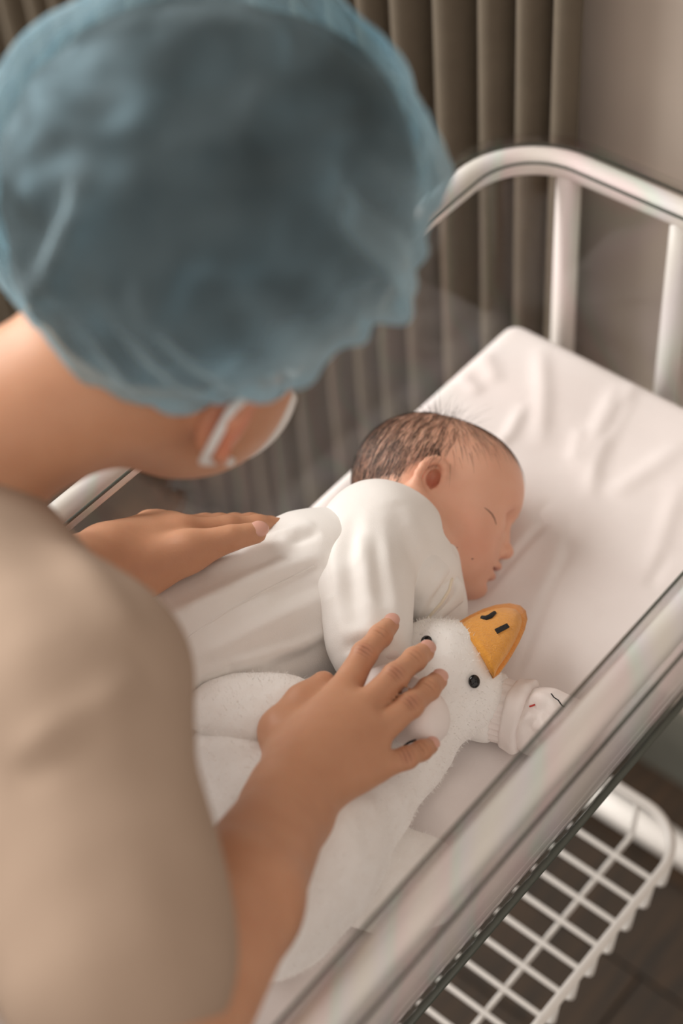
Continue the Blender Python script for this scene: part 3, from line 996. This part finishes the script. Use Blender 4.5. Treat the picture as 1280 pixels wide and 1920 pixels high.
# ------------------------------------------------------------------ plush goose
s = Sdf()
gR = np.array([basis(0.74, 0.67, 0), basis(0.67, -0.74, 0), TC])
s.ell(at(833, 1265, MZ + 0.042), (0.035, 0.044, 0.040), gR, 0.02)
s.chain([at(820, 1290, MZ + 0.040), at(735, 1400, MZ + 0.036), at(640, 1490, MZ + 0.042)], [0.036, 0.034, 0.042], 0.02)
s.chain([at(625, 1500, MZ + 0.045), at(550, 1590, MZ + 0.052), at(500, 1680, MZ + 0.048)], [0.046, 0.056, 0.052], 0.02)
s.ell(at(455, 1450, MZ + 0.050), (0.04, 0.04, 0.045), None, 0.03)
V, Q = s.mesh(0.0022); N = normals(V, Q)
V = V + N * (0.0012 * snoise(V, 80, 51, 3))[:, None]
# keep off the mattress
V[:, 2] = np.maximum(V[:, 2], MZ + 0.001)
GO = at(640, 1500, MZ)
goose = link('plush_goose', V - GO, Q, MT['plush']); goose.location = GO
tag(goose, 'white plush goose with an orange felt beak lying against the baby', 'plush toy')
gT = bvh(V, Q); gV, gN = V, normals(V, Q)


def wing(px, py, z, ru, rv, rt, ang, tilt, nm='wing', seed=1):
    a = math.radians(ang)
    ax = math.cos(a) * CD + math.sin(a) * LD; ay = -math.sin(a) * CD + math.cos(a) * LD; az = np.array([0, 0, 1.0])
    c, s_ = math.cos(math.radians(tilt)), math.sin(math.radians(tilt))
    ay, az = c * ay + s_ * az, -s_ * ay + c * az
    s = Sdf(); s.ell(at(px, py, z), (ru, rv, rt), np.array([ax, ay, az]), 0.01)
    V, Q = s.mesh(0.002); N = normals(V, Q)
    V = V + N * (0.0012 * snoise(V, 90, seed, 3))[:, None]
    V[:, 2] = np.maximum(V[:, 2], MZ + 0.0012)
    child(nm, V, Q, MT['plush'], goose)
    return V, normals(V, Q)


w1 = wing(480, 1328, MZ + 0.086, 0.048, 0.034, 0.016, 35, -14, seed=61)
w2 = wing(735, 1650, MZ + 0.012, 0.052, 0.040, 0.010, 30, 4, seed=62)


def fuzz(name, V, N, n, L, par, material, cond=None):
    idx = np.arange(len(V)) if cond is None else np.where(cond(V))[0]
    vis = idx[((CAM - V[idx]) * N[idx]).sum(1) > -0.15]
    k = RNG.choice(vis, n)
    P = V[k] + RNG.normal(0, 0.0008, (n, 3)); D = N[k] + RNG.normal(0, 0.55, (n, 3)); D /= np.linalg.norm(D, axis=1, keepdims=True)
    S = np.cross(D, RNG.normal(size=(n, 3))); S /= np.linalg.norm(S, axis=1, keepdims=True)
    ln = RNG.uniform(0.5, 1, (n, 1)) * L
    tri = np.stack([P - N[k] * 0.0008 + S * 0.00022, P - N[k] * 0.0008 - S * 0.00022, P + D * ln], 1).reshape(-1, 3)
    o = child(name, tri, np.arange(3 * n).reshape(-1, 3), material, par, smooth=False)
    o['kind'] = 'stuff'
    return o


fuzz('fur', np.concatenate([gV, w1[0], w2[0]]), np.concatenate([gN, w1[1], w2[1]]), 18000, 0.0030, goose, MT['plush'])

# beak: two felt halves sewn round the edge
outline = [(858, 1166), (880, 1153), (905, 1141), (930, 1133), (955, 1130), (975, 1134), (986, 1144), (989, 1160), (984, 1180), (974, 1203), (960, 1228), (948, 1246), (937, 1261)]


def bz(px, py):                                # the beak slopes down from the head to its tip
    t = ((px - 898) * 0.70 + (py - 1212) * -0.72) / 110
    return MZ + 0.060 - 0.018 * max(min(t, 1), -0.3)


def beak_half(scale, puff, lift, name, material, par):
    cx, cy = 905, 1205
    ring = []
    for i in range(len(outline) - 1):
        for k in range(4):
            t = k / 4
            ring.append((outline[i][0] * (1 - t) + outline[i + 1][0] * t, outline[i][1] * (1 - t) + outline[i + 1][1] * t))
    ring.append(outline[-1])
    nr = len(ring)
    # inner base line hidden in the head
    base_a, base_b = (850, 1180), (925, 1270)
    rows = 9
    Vt, Vb, F = [], [], []
    nrm = np.array([0.1, -0.35, 0.93]); nrm /= np.linalg.norm(nrm)
    for j in range(rows):
        t = j / (rows - 1)
        for i, (x_, y_) in enumerate(ring):
            u = i / (nr - 1)
            bx, by = base_a[0] * (1 - u) + base_b[0] * u, base_a[1] * (1 - u) + base_b[1] * u
            ex, ey = cx + (x_ - cx) * scale, cy + (y_ - cy) * scale
            X, Y = bx * (1 - t) + ex * t, by * (1 - t) + ey * t
            w = math.sqrt(max(0.0, 1 - t ** 3)) * (math.sin(math.pi * min(max(u, 0.0), 1.0)) ** 0.45)
            p = at(X, Y, bz(X, Y))
            Vt.append(p + nrm * (puff * w + lift)); Vb.append(p - nrm * (puff * 0.6 * w + 0.0035 - lift))
    n0 = len(Vt)
    for j in range(rows - 1):
        for i in range(nr - 1):
            a = j * nr + i
            F.append((a, a + 1, a + nr + 1, a + nr)); F.append((n0 + a, n0 + a + nr, n0 + a + nr + 1, n0 + a + 1))
    for i in range(nr - 1):
        a = (rows - 1) * nr + i
        F.append((a, a + 1, n0 + a + 1, n0 + a)); F.append((i, n0 + i, n0 + i + 1, i + 1))
    for j in range(rows - 1):
        a = j * nr; F.append((a, a + nr, n0 + a + nr, n0 + a))
        a = j * nr + nr - 1; F.append((a, n0 + a, n0 + a + nr, a + nr))
    F = [f[::-1] for f in F]
    return child(name, Vt + Vb, F, material, par), Vt, F


bk_low, _, _ = beak_half(1.0, 0.004, -0.001, 'beak_edge', MT['felt_rim'], goose)
bk_up, BV, BF = beak_half(0.865, 0.014, 0.0018, 'beak', MT['felt'], goose)
bk_up['label'] = 'orange felt beak'
bT = BVHTree.FromPolygons([Vector(v + np.array(goose.location)) for v in [np.array(q.co) for q in bk_up.data.vertices]], [tuple(p.vertices) for p in bk_up.data.polygons])


def patch(tree, corners, name, material, par, lift=0.0009):
    """a small stitched mark laid on a surface: corners in order"""
    P = []
    for c in corners:
        p, nn = hit(tree, *c)
        if p is None:
            return None
        P.append((p, nn))
    k = len(P)
    V = [p + n_ * lift for p, n_ in P] + [p - n_ * 0.001 for p, n_ in P]
    F = [tuple(range(k)), tuple(range(2 * k - 1, k - 1, -1))] + [(i, k + i, k + (i + 1) % k, (i + 1) % k) for i in range(k)]
    return child(name, V, F, material, par, smooth=False)


o = patch(bT, [(927, 1181), (949, 1170), (954, 1177), (932, 1189)], 'nostril', MT['thread'], bk_up)
P = hits(bT, [(902, 1158), (910, 1160), (918, 1157), (927, 1149)], 3)
if len(P) > 2:
    child('nostril', *tube(P, [0.0010 + 0.0012 * math.sin(math.pi * (0.15 + 0.7 * i / (len(P) - 1))) for i in range(len(P))], 8), MT['thread'], bk_up)
for (x_, y_, r) in ((886, 1278, 0.0042), (800, 1206, 0.0040)):
    p, nn = hit(gT, x_, y_)
    if p is not None:
        t1 = np.cross(nn, UC); t1 /= np.linalg.norm(t1); t2 = np.cross(nn, t1)
        s = Sdf(); s.ell(p + nn * 0.0022, (r, r * 1.12, 0.0030), np.array([t1, t2, nn]), 0.001)
        V, Q = s.mesh(0.0007); child('eye', V, Q, MT['bead'], goose)

# ------------------------------------------------------------------ the nurse
NF = np.array([0.60, 0.05, -0.80]); NU = np.array([0.40, 0.80, 0.38])
NF = basis(*NF); NU = NU[0] * RC + NU[1] * UC + NU[2] * TC; NU -= NF * (NU @ NF); NU /= np.linalg.norm(NU)
NS = np.cross(NF, NU)
NM = np.array([NF, NU, NS])
NC = atd(338, 556, 0.965)


def nl(x, y, z=0.0):
    return NC + x * NF + y * NU + z * NS


p = Sdf()
p.ell(nl(-0.008, 0.030), (0.088, 0.082, 0.072), NM)
p.ell(nl(0.025, -0.03), (0.066, 0.080, 0.064), NM, 0.03)
p.ell(nl(0.045, -0.060), (0.045, 0.040, 0.048), NM, 0.03)
p.cone(nl(0.088, 0.005), nl(0.104, -0.032), 0.008, 0.011, 0.012)
p.ell(nl(0.070, -0.088), (0.022, 0.018, 0.024), NM, 0.02)
for z in (1, -1):
    p.ell(nl(0.085, 0.008, 0.032 * z), (0.016, 0.010, 0.015), NM, 0.012, True)
    p.ell(nl(0.076, 0.006, 0.030 * z), (0.012, 0.010, 0.014), NM, 0.006)
    c = nl(-0.004, -0.036, 0.068 * z)
    eR = np.array([NF * 0.9 + z * -0.35 * NS, NU, NS * z])
    p.ell(c, (0.017, 0.030, 0.008), NM, 0.008)
    p.chain([nl(0.010, -0.018, 0.072 * z), nl(0.003, -0.004, 0.079 * z), nl(-0.014, -0.006, 0.086 * z), nl(-0.021, -0.028, 0.086 * z), nl(-0.010, -0.053, 0.078 * z), nl(0.002, -0.063, 0.071 * z)],
            [0.003, 0.004, 0.004, 0.004, 0.004, 0.005], 0.006)
    p.ell(nl(-0.002, -0.032, 0.081 * z), (0.008, 0.014, 0.006), NM, 0.004, True)
p.ell(nl(0.080, -0.068), (0.016, 0.012, 0.022), NM, 0.01)
# trunk
SR = atd(125, 1300, 0.90)                       # right shoulder joint
PRT = np.array([0.60, -0.80, 0.0])            # towards the person's right
SL = SR - PRT * 0.34
MID = (SR + SL) / 2
HIP = MID + np.array([-0.44, -0.20, -0.07])
p.cone(nl(-0.036, -0.050), MID + np.array([-0.01, 0.01, 0.015]), 0.048, 0.050, 0.03)
p.cone(SR, SL, 0.05, 0.05, 0.03)
p.cone(MID + np.array([-.06, -.03, 0]), HIP, 0.075, 0.105, 0.05)
p.cone(SR * 0.7 + SL * 0.3 + np.array([-.06, -.03, -.02]), HIP + PRT * 0.06, 0.06, 0.09, 0.05)
p.cone(SR * 0.3 + SL * 0.7 + np.array([-.06, -.03, -.02]), HIP - PRT * 0.06, 0.06, 0.09, 0.05)
# legs, standing
for sgn in (1, -1):
    hp = HIP + PRT * 0.085 * sgn
    kn = np.array([hp[0] + 0.05, hp[1] + 0.05, 0.45]); an = np.array([hp[0] - 0.0, hp[1] - 0.0, 0.085])
    p.chain([hp, kn, an], [0.082, 0.055, 0.036], 0.02)
    p.cone(an + np.array([0, 0, -0.045]), an + np.array([0.09, 0.09, -0.052]), 0.034, 0.026, 0.02)
# right arm and hand
EL = at(262, 2020, 0.955)
WR = at(540, 1515, MZ + 0.118)
p.chain([SR, EL], [0.046, 0.040], 0.02)
FM = at(442, 1690, MZ + 0.165)
p.chain([EL, FM, WR], [0.040, 0.0365, 0.0270], 0.012)
hb = [at(560, 1455, MZ + 0.116)]
p.cone(WR, hb[0], 0.0275, 0.024, 0.012)
Rf = {'index': [(641, 1302, .111), (683, 1226, .1115), (713, 1192, .1065), (730, 1171, .1020)],
      'middle': [(674, 1338, .1150), (742, 1267, .1150), (777, 1236, .1080), (796, 1222, .1020)],
      'ring': [(702, 1378, .1130), (770, 1322, .1100), (803, 1292, .1020), (820, 1276, .0960)],
      'pinky': [(706, 1440, .1020), (762, 1421, .0980), (790, 1407, .0920), (806, 1399, .0860)]}
Rr = {'index': [.0112, .0082, .0075, .0070], 'middle': [.0112, .0084, .0077, .0071], 'ring': [.0104, .0081, .0074, .0069], 'pinky': [.0092, .0070, .0064, .0058]}
nails = []


def finger(sdf, js, rs, k=0.002):
    J = [at(a, b, MZ + c) for a, b, c in js]
    sdf.chain(J, rs, k)
    for q in (1, 2):                            # knuckle swellings
        sdf.ell(J[q], rs[q] * 1.06, None, 0.003)
    return J


fj = {}
for f in Rf:
    js = Rf[f]
    J = [at(a, b, MZ + c) for a, b, c in js]
    # hand bones blend softly, fingers stay apart
    p.cone(WR + (hb[0] - WR) * 0.5, J[0], 0.0185 if f in ('index', 'middle') else 0.017, Rr[f][0] * 1.08, 0.014)
for f in Rf:
    fj[f] = finger(p, Rf[f], Rr[f]); nails.append((fj[f], Rr[f], None))
p.cone(hb[0] * 0.25 + fj['index'][0] * 0.75, hb[0] * 0.25 + fj['pinky'][0] * 0.75, 0.0095, 0.0085, 0.012)
p.ell(at(600, 1405, MZ + 0.112), (0.026, 0.026, 0.014), None, 0.02)
th = [at(548, 1440, MZ + 0.105), at(533, 1372, MZ + 0.098), at(568, 1318, MZ + 0.100), at(606, 1281, MZ + 0.098)]
p.chain(th, [0.0190, 0.0155, 0.0108, 0.0085], 0.010)
# left arm and hand, lying on the baby's back
WL = at(196, 1062, MZ + 0.137)
ELb = loc(0.075, 0.735, 0.255)
p.chain([SL, ELb], [0.046, 0.038], 0.02)
p.chain([ELb, WL * 0.55 + ELb * 0.45 + np.array([0, 0, 0.006]), WL], [0.038, 0.034, 0.0265], 0.012)
ix = [at(340, 1003, MZ + 0.128), at(428, 992, MZ + 0.118), at(484, 988, MZ + 0.110), at(522, 987, MZ + 0.103)]
bk_dir = np.array([-0.50, 0.70, -0.50]); bk_dir /= np.linalg.norm(bk_dir)
cen = (np.array([0.0, 0.0, 0.0]))
Lf = [ix]
for q, (o_, ext) in enumerate(((0.019, 1.06), (0.037, 1.0), (0.053, 0.82))):
    Lf.append([ix[0] + bk_dir * o_ - np.array([0, 0, 0.002 * q])] + [ix[0] + bk_dir * o_ + (j - ix[0]) * ext + np.array([0, 0, -0.003 * (q + 1)]) for j in ix[1:]])
Lr = [[.0118, .0090, .0078, .0066], [.0118, .0092, .0080, .0068], [.0112, .0088, .0077, .0065], [.0100, .0078, .0068, .0057]]
hbL = WL + (ix[0] - WL) * 0.3
for J, r in zip(Lf, Lr):
    p.cone(WL + (J[0] - WL) * 0.12, J[0], 0.020, r[0] * 1.08, 0.014)
for J, r in zip(Lf, Lr):
    p.chain(J, r, 0.004)
    for q in (1, 2):
        p.ell(J[q], r[q] * 1.05, None, 0.004)
p.cone(Lf[0][0], Lf[3][0], 0.009, 0.008, 0.012)
thL = [at(268, 1065, MZ + 0.134), at(352, 1034, MZ + 0.138), at(432, 1009, MZ + 0.137), at(480, 999, MZ + 0.132)]
p.chain(thL[:3], [0.0215, 0.0140, 0.0092], 0.008); p.chain(thL[2:], [0.0092, 0.0076], 0.002)
nails.append((thL, [0, 0, .0098, .0078], basis(-0.10, 0.45, 0.9)))
V, Q = p.mesh(0.0023)
V = relax(V, Q, 1, 0.4)
N = normals(V, Q); nT = bvh(V, Q)
# skin creases over the knuckles and at the wrist
cre = []
for J, r, _ in nails[:4]:
    for q, ln in ((1, 0.75), (2, 0.6)):
        a = J[q]; d = J[q + 1] - J[q - 1]; d /= np.linalg.norm(d)
        sd = np.cross(d, TC); sd /= np.linalg.norm(sd)
        for sh_ in ((-0.0022, 0.0, 0.0022) if q == 1 else (0.0,)):
            c0 = a + d * sh_ + (TC * 0.6 + np.array([0, 0, .6])) * r[q]
            cre.append(([c0 - sd * r[q] * ln, c0 + TC * 0.001, c0 + sd * r[q] * ln], -0.0013, 0.0011))
V = folds(V, N, cre)
KN = TC * 0.55 + np.array([0, 0, 0.55])
PO = np.array([HIP[0], HIP[1], 0.0])
WRK = []
for f in fj:
    for q, per, am, sz in ((1, 0.0030, 0.75, 0.0085), (2, 0.0036, 0.6, 0.0070)):
        d_ = fj[f][q + 1] - fj[f][q - 1]; d_ /= np.linalg.norm(d_)
        WRK.append((fj[f][q] + KN * Rr[f][q] - PO, d_, sz, per, am))
MT['skin'] = skin_mat('adult_skin', (0.575, 0.30, 0.18), (0.53, 0.265, 0.155), (0.62, 0.26, 0.17), [
    (fj['middle'][1] + KN * .0084 - PO, 0.0095, 0.75, (0.46, 0.21, 0.13)), (fj['index'][1] + KN * .0082 - PO, 0.0095, 0.65, (0.50, 0.23, 0.15)), (fj['ring'][1] + KN * .0081 - PO, 0.009, 0.7, (0.46, 0.21, 0.13)),
    (fj['pinky'][1] + KN * .0070 - PO, 0.008, 0.6, (0.50, 0.23, 0.15)), (fj['middle'][0] - PO, 0.016, 0.3, (0.5, 0.24, 0.15)),
    (fj['index'][3] - PO, 0.014, 0.4, (0.62, 0.29, 0.2)), (fj['middle'][3] - PO, 0.014, 0.4, (0.62, 0.29, 0.2)), (fj['ring'][3] - PO, 0.014, 0.4, (0.62, 0.29, 0.2)),
    (nl(-0.004, -0.035, 0.085) - PO, 0.040, 0.85, (0.72, 0.22, 0.14))],
    wrinkles=WRK)
nurse = link('person', V - PO, Q, MT['skin']); nurse.location = PO
tag(nurse, 'person in blue hair cap, face mask and beige top bending over the baby', 'person')

for J, r, nd in nails:
    tip = J[-1]; d = J[-1] - J[-2]; d /= np.linalg.norm(d)
    nn = (np.array([0, 0, 0.75]) + TC * 0.65) if nd is None else nd
    nn = nn - d * (nn @ d); nn /= np.linalg.norm(nn)
    sd = np.cross(d, nn)
    rr_ = r[-1]
    s = Sdf(); s.ell(tip + d * rr_ * 0.12 + nn * rr_ * 0.60, (rr_ * 0.95, rr_ * 0.80, rr_ * 0.46), np.array([d, sd, nn]), 0.001)
    Vn, Qn = s.mesh(0.0008); child('fingernail', Vn, Qn, MT['nail'], nurse)

# hair bunched under the cap
CC = atd(392, 360, 0.915)
s = Sdf()
HRb = np.array([RC, UC, TC])
s.ell(CC + 0.000 * RC + 0.002 * UC - 0.004 * TC, (0.111, 0.101, 0.092), HRb)
s.ell(nl(-0.010, 0.030), (0.091, 0.085, 0.076), NM, 0.03)
s.ell(nl(0.030, 0.000, 0.055), (0.020, 0.030, 0.018), NM, 0.01)
V, Q = s.mesh(0.004); N = normals(V, Q)
V = V + N * (0.003 * snoise(V, 60, 71, 3))[:, None]
child('hair', V, Q, MT['hair'], nurse)

# bouffant cap: a gathered balloon of thin cloth, open underneath
pole = np.array([-0.45, 0.45, 0.77])
pole /= np.linalg.norm(pole)
e1 = np.cross(pole, [0, 0, 1.0]); e1 /= np.linalg.norm(e1); e2 = np.cross(pole, e1)
rad = np.array([0.1255, 0.1175, 0.111])
nth, nph = 260, 120
V, F = [], []
ths = np.linspace(0, 2 * math.pi, nth, endpoint=False)
for j in range(nph):
    t = j / (nph - 1)
    ph = math.radians(0.6 + 126 * t)
    for w in ths:
        d = math.cos(ph) * pole + math.sin(ph) * (math.cos(w) * e1 + math.sin(w) * e2)
        V.append(d)
Dv = np.array(V)
tt = np.repeat(np.linspace(0, 1, nph), nth); ww = np.tile(ths, nph)
gath = np.clip((tt - 0.35) / 0.6, 0, 1) ** 1.5
ruf = gath * (0.030 * np.sin(23 * ww + 2 * np.sin(3 * ww)) + 0.022 * np.sin(37 * ww + 3 * np.sin(2 * ww + 1)) + 0.03 * np.sin(9 * ww + 1.3))
big = 0.022 * snoise(Dv, 3.4, 81, 3) + 0.014 * snoise(Dv, 9, 82, 3)
hem = 1 - 0.10 * np.clip((tt - 0.86) / 0.14, 0, 1) ** 2
P = CC + (Dv * ((1 + big + ruf) * hem)[:, None] * rad) @ HRb
for j in range(nph - 1):
    for i in range(nth):
        k = (i + 1) % nth
        F.append((j * nth + i, j * nth + k, (j + 1) * nth + k, (j + 1) * nth + i))
F.append(tuple(range(nth)))
cT = BVHTree.FromPolygons([Vector(v) for v in P], F)
P = folds(P, (P - CC) / np.linalg.norm(P - CC, axis=1, keepdims=True), [(hits(cT, l), a, w) for l, a, w in [
    ([(195, 290), (150, 400), (95, 520), (50, 590)], 0.009, 0.010), ([(120, 330), (80, 430), (40, 500)], -0.006, 0.012),
    ([(240, 540), (330, 620), (430, 690)], 0.006, 0.012), ([(330, 520), (420, 560), (560, 560)], -0.006, 0.015),
    ([(690, 130), (760, 260), (780, 400)], 0.006, 0.014), ([(640, 250), (700, 380), (690, 500)], -0.006, 0.015),
    ([(300, 90), (420, 60), (540, 80)], 0.006, 0.014), ([(250, 200), (360, 170), (470, 200)], -0.005, 0.014)]])
capo = child('hair_cap', P, F, MT['cap'], nurse)
ga_ = capo.data.attributes.new('gather', 'FLOAT', 'POINT')
ga_.data.foreach_set('value', (np.clip((tt - 0.57 + 0.04 * np.sin(9 * ww) + 0.03 * np.sin(23 * ww)) / 0.30, 0, 1) ** 1.3).astype(np.float32))
capo['label'] = 'blue see-through bouffant hair cap'

# face mask and its ear loops
s = Sdf()
s.ell(nl(0.052, -0.052), (0.058, 0.054, 0.056), NM, 0.004)
s.half(nl(0.030, 0, 0), -NF, 0.003); s.half(nl(0, -0.012, 0), NU + 0.3 * NF, 0.003)
V, Q = s.mesh(0.003); child('face_mask', V, Q, MT['mask'], nurse)
for z in (1, -1):
    child('ear_loop', *tube([nl(0.046, -0.030, 0.058 * z), nl(0.020, -0.002, 0.079 * z), nl(-0.004, 0.006, 0.084 * z), nl(-0.026, -0.022, 0.084 * z), nl(-0.018, -0.060, 0.076 * z), nl(0.020, -0.068, 0.066 * z), nl(0.040, -0.080, 0.050 * z)],
                            0.0028, 8), MT['mask'], nurse)

# beige top
s = Sdf()
SE = SR + (EL - SR) * 0.72
s.cone(SR, SL, 0.060, 0.062, 0.03)
s.cone(MID + np.array([-.06, -.03, 0]), HIP, 0.095, 0.130, 0.05)
s.cone(SR * 0.75 + SL * 0.25 + np.array([-.06, -.03, -.02]), HIP + PRT * 0.07, 0.080, 0.112, 0.05)
s.cone(SR * 0.25 + SL * 0.75 + np.array([-.06, -.03, -.02]), HIP - PRT * 0.07, 0.080, 0.112, 0.05)
s.cone(SR, SE, 0.060, 0.059, 0.03)
s.cone(SL, SL + (ELb - SL) * 0.8, 0.066, 0.058, 0.03)
s.cone(MID + np.array([-0.03, -0.01, 0.0]), MID + np.array([0.0, 0.01, 0.025]), 0.075, 0.062, 0.02)
dA = (EL - SR) / np.linalg.norm(EL - SR)
V, Q = s.mesh(0.0045); N = normals(V, Q)
V = V + N * (0.0040 * snoise(V, 20, 91, 2) + 0.0012 * snoise(V, 60, 92, 2))[:, None]
T = bvh(V, Q)
V = folds(V, N, [(hits(T, l), a, w) for l, a, w in [([(20, 1440), (100, 1380), (190, 1325), (270, 1260)], 0.005, 0.010), ([(10, 1475), (110, 1405), (200, 1345)], -0.004, 0.010),
                                                    ([(120, 1020), (200, 1120), (260, 1210)], 0.004, 0.012), ([(330, 1300), (350, 1450), (330, 1600)], 0.003, 0.02)]])
top = child('scrub_top', V, Q, MT['scrub'], nurse)
top['label'] = 'beige short-sleeved top'
nk0 = nl(-0.036, -0.050); nk1 = MID + np.array([-0.01, 0.01, 0.015]); nd_ = (nk1 - nk0) / np.linalg.norm(nk1 - nk0)
n1 = np.cross(nd_, [0, 0, 1.0]); n1 /= np.linalg.norm(n1); n2 = np.cross(nd_, n1)
nc = nk0 + (nk1 - nk0) * 0.62
ring = [nc + 0.056 * (math.cos(w_) * n1 + math.sin(w_) * n2) + nd_ * 0.012 * math.sin(w_ + 0.6) for w_ in np.linspace(0, 2 * math.pi, 40, endpoint=False)]
child('neckband', *tube(ring, 0.0085, 10, closed=True), MT['scrub'], nurse)
s = Sdf()
for sgn in (1, -1):
    hp = HIP + PRT * 0.085 * sgn
    kn = np.array([hp[0] + 0.05, hp[1] + 0.05, 0.45]); an = np.array([hp[0], hp[1], 0.10])
    s.chain([hp, kn, an], [0.105, 0.080, 0.068], 0.03)
V, Q = s.mesh(0.006); N = normals(V, Q)
V = V + N * (0.003 * snoise(V, 25, 95, 2))[:, None]
child('trousers', V, Q, MT['scrub'], nurse)
for sgn in (1, -1):
    hp = HIP + PRT * 0.085 * sgn
    s = Sdf(); s.cone((hp[0] - 0.02, hp[1] - 0.02, 0.045), (hp[0] + 0.10, hp[1] + 0.10, 0.036), 0.045, 0.036, 0.02); s.half((0, 0, 0.0), (0, 0, -1), 0.004)
    V, Q = s.mesh(0.005); child('shoe', V, Q, MT['shoe'], nurse)
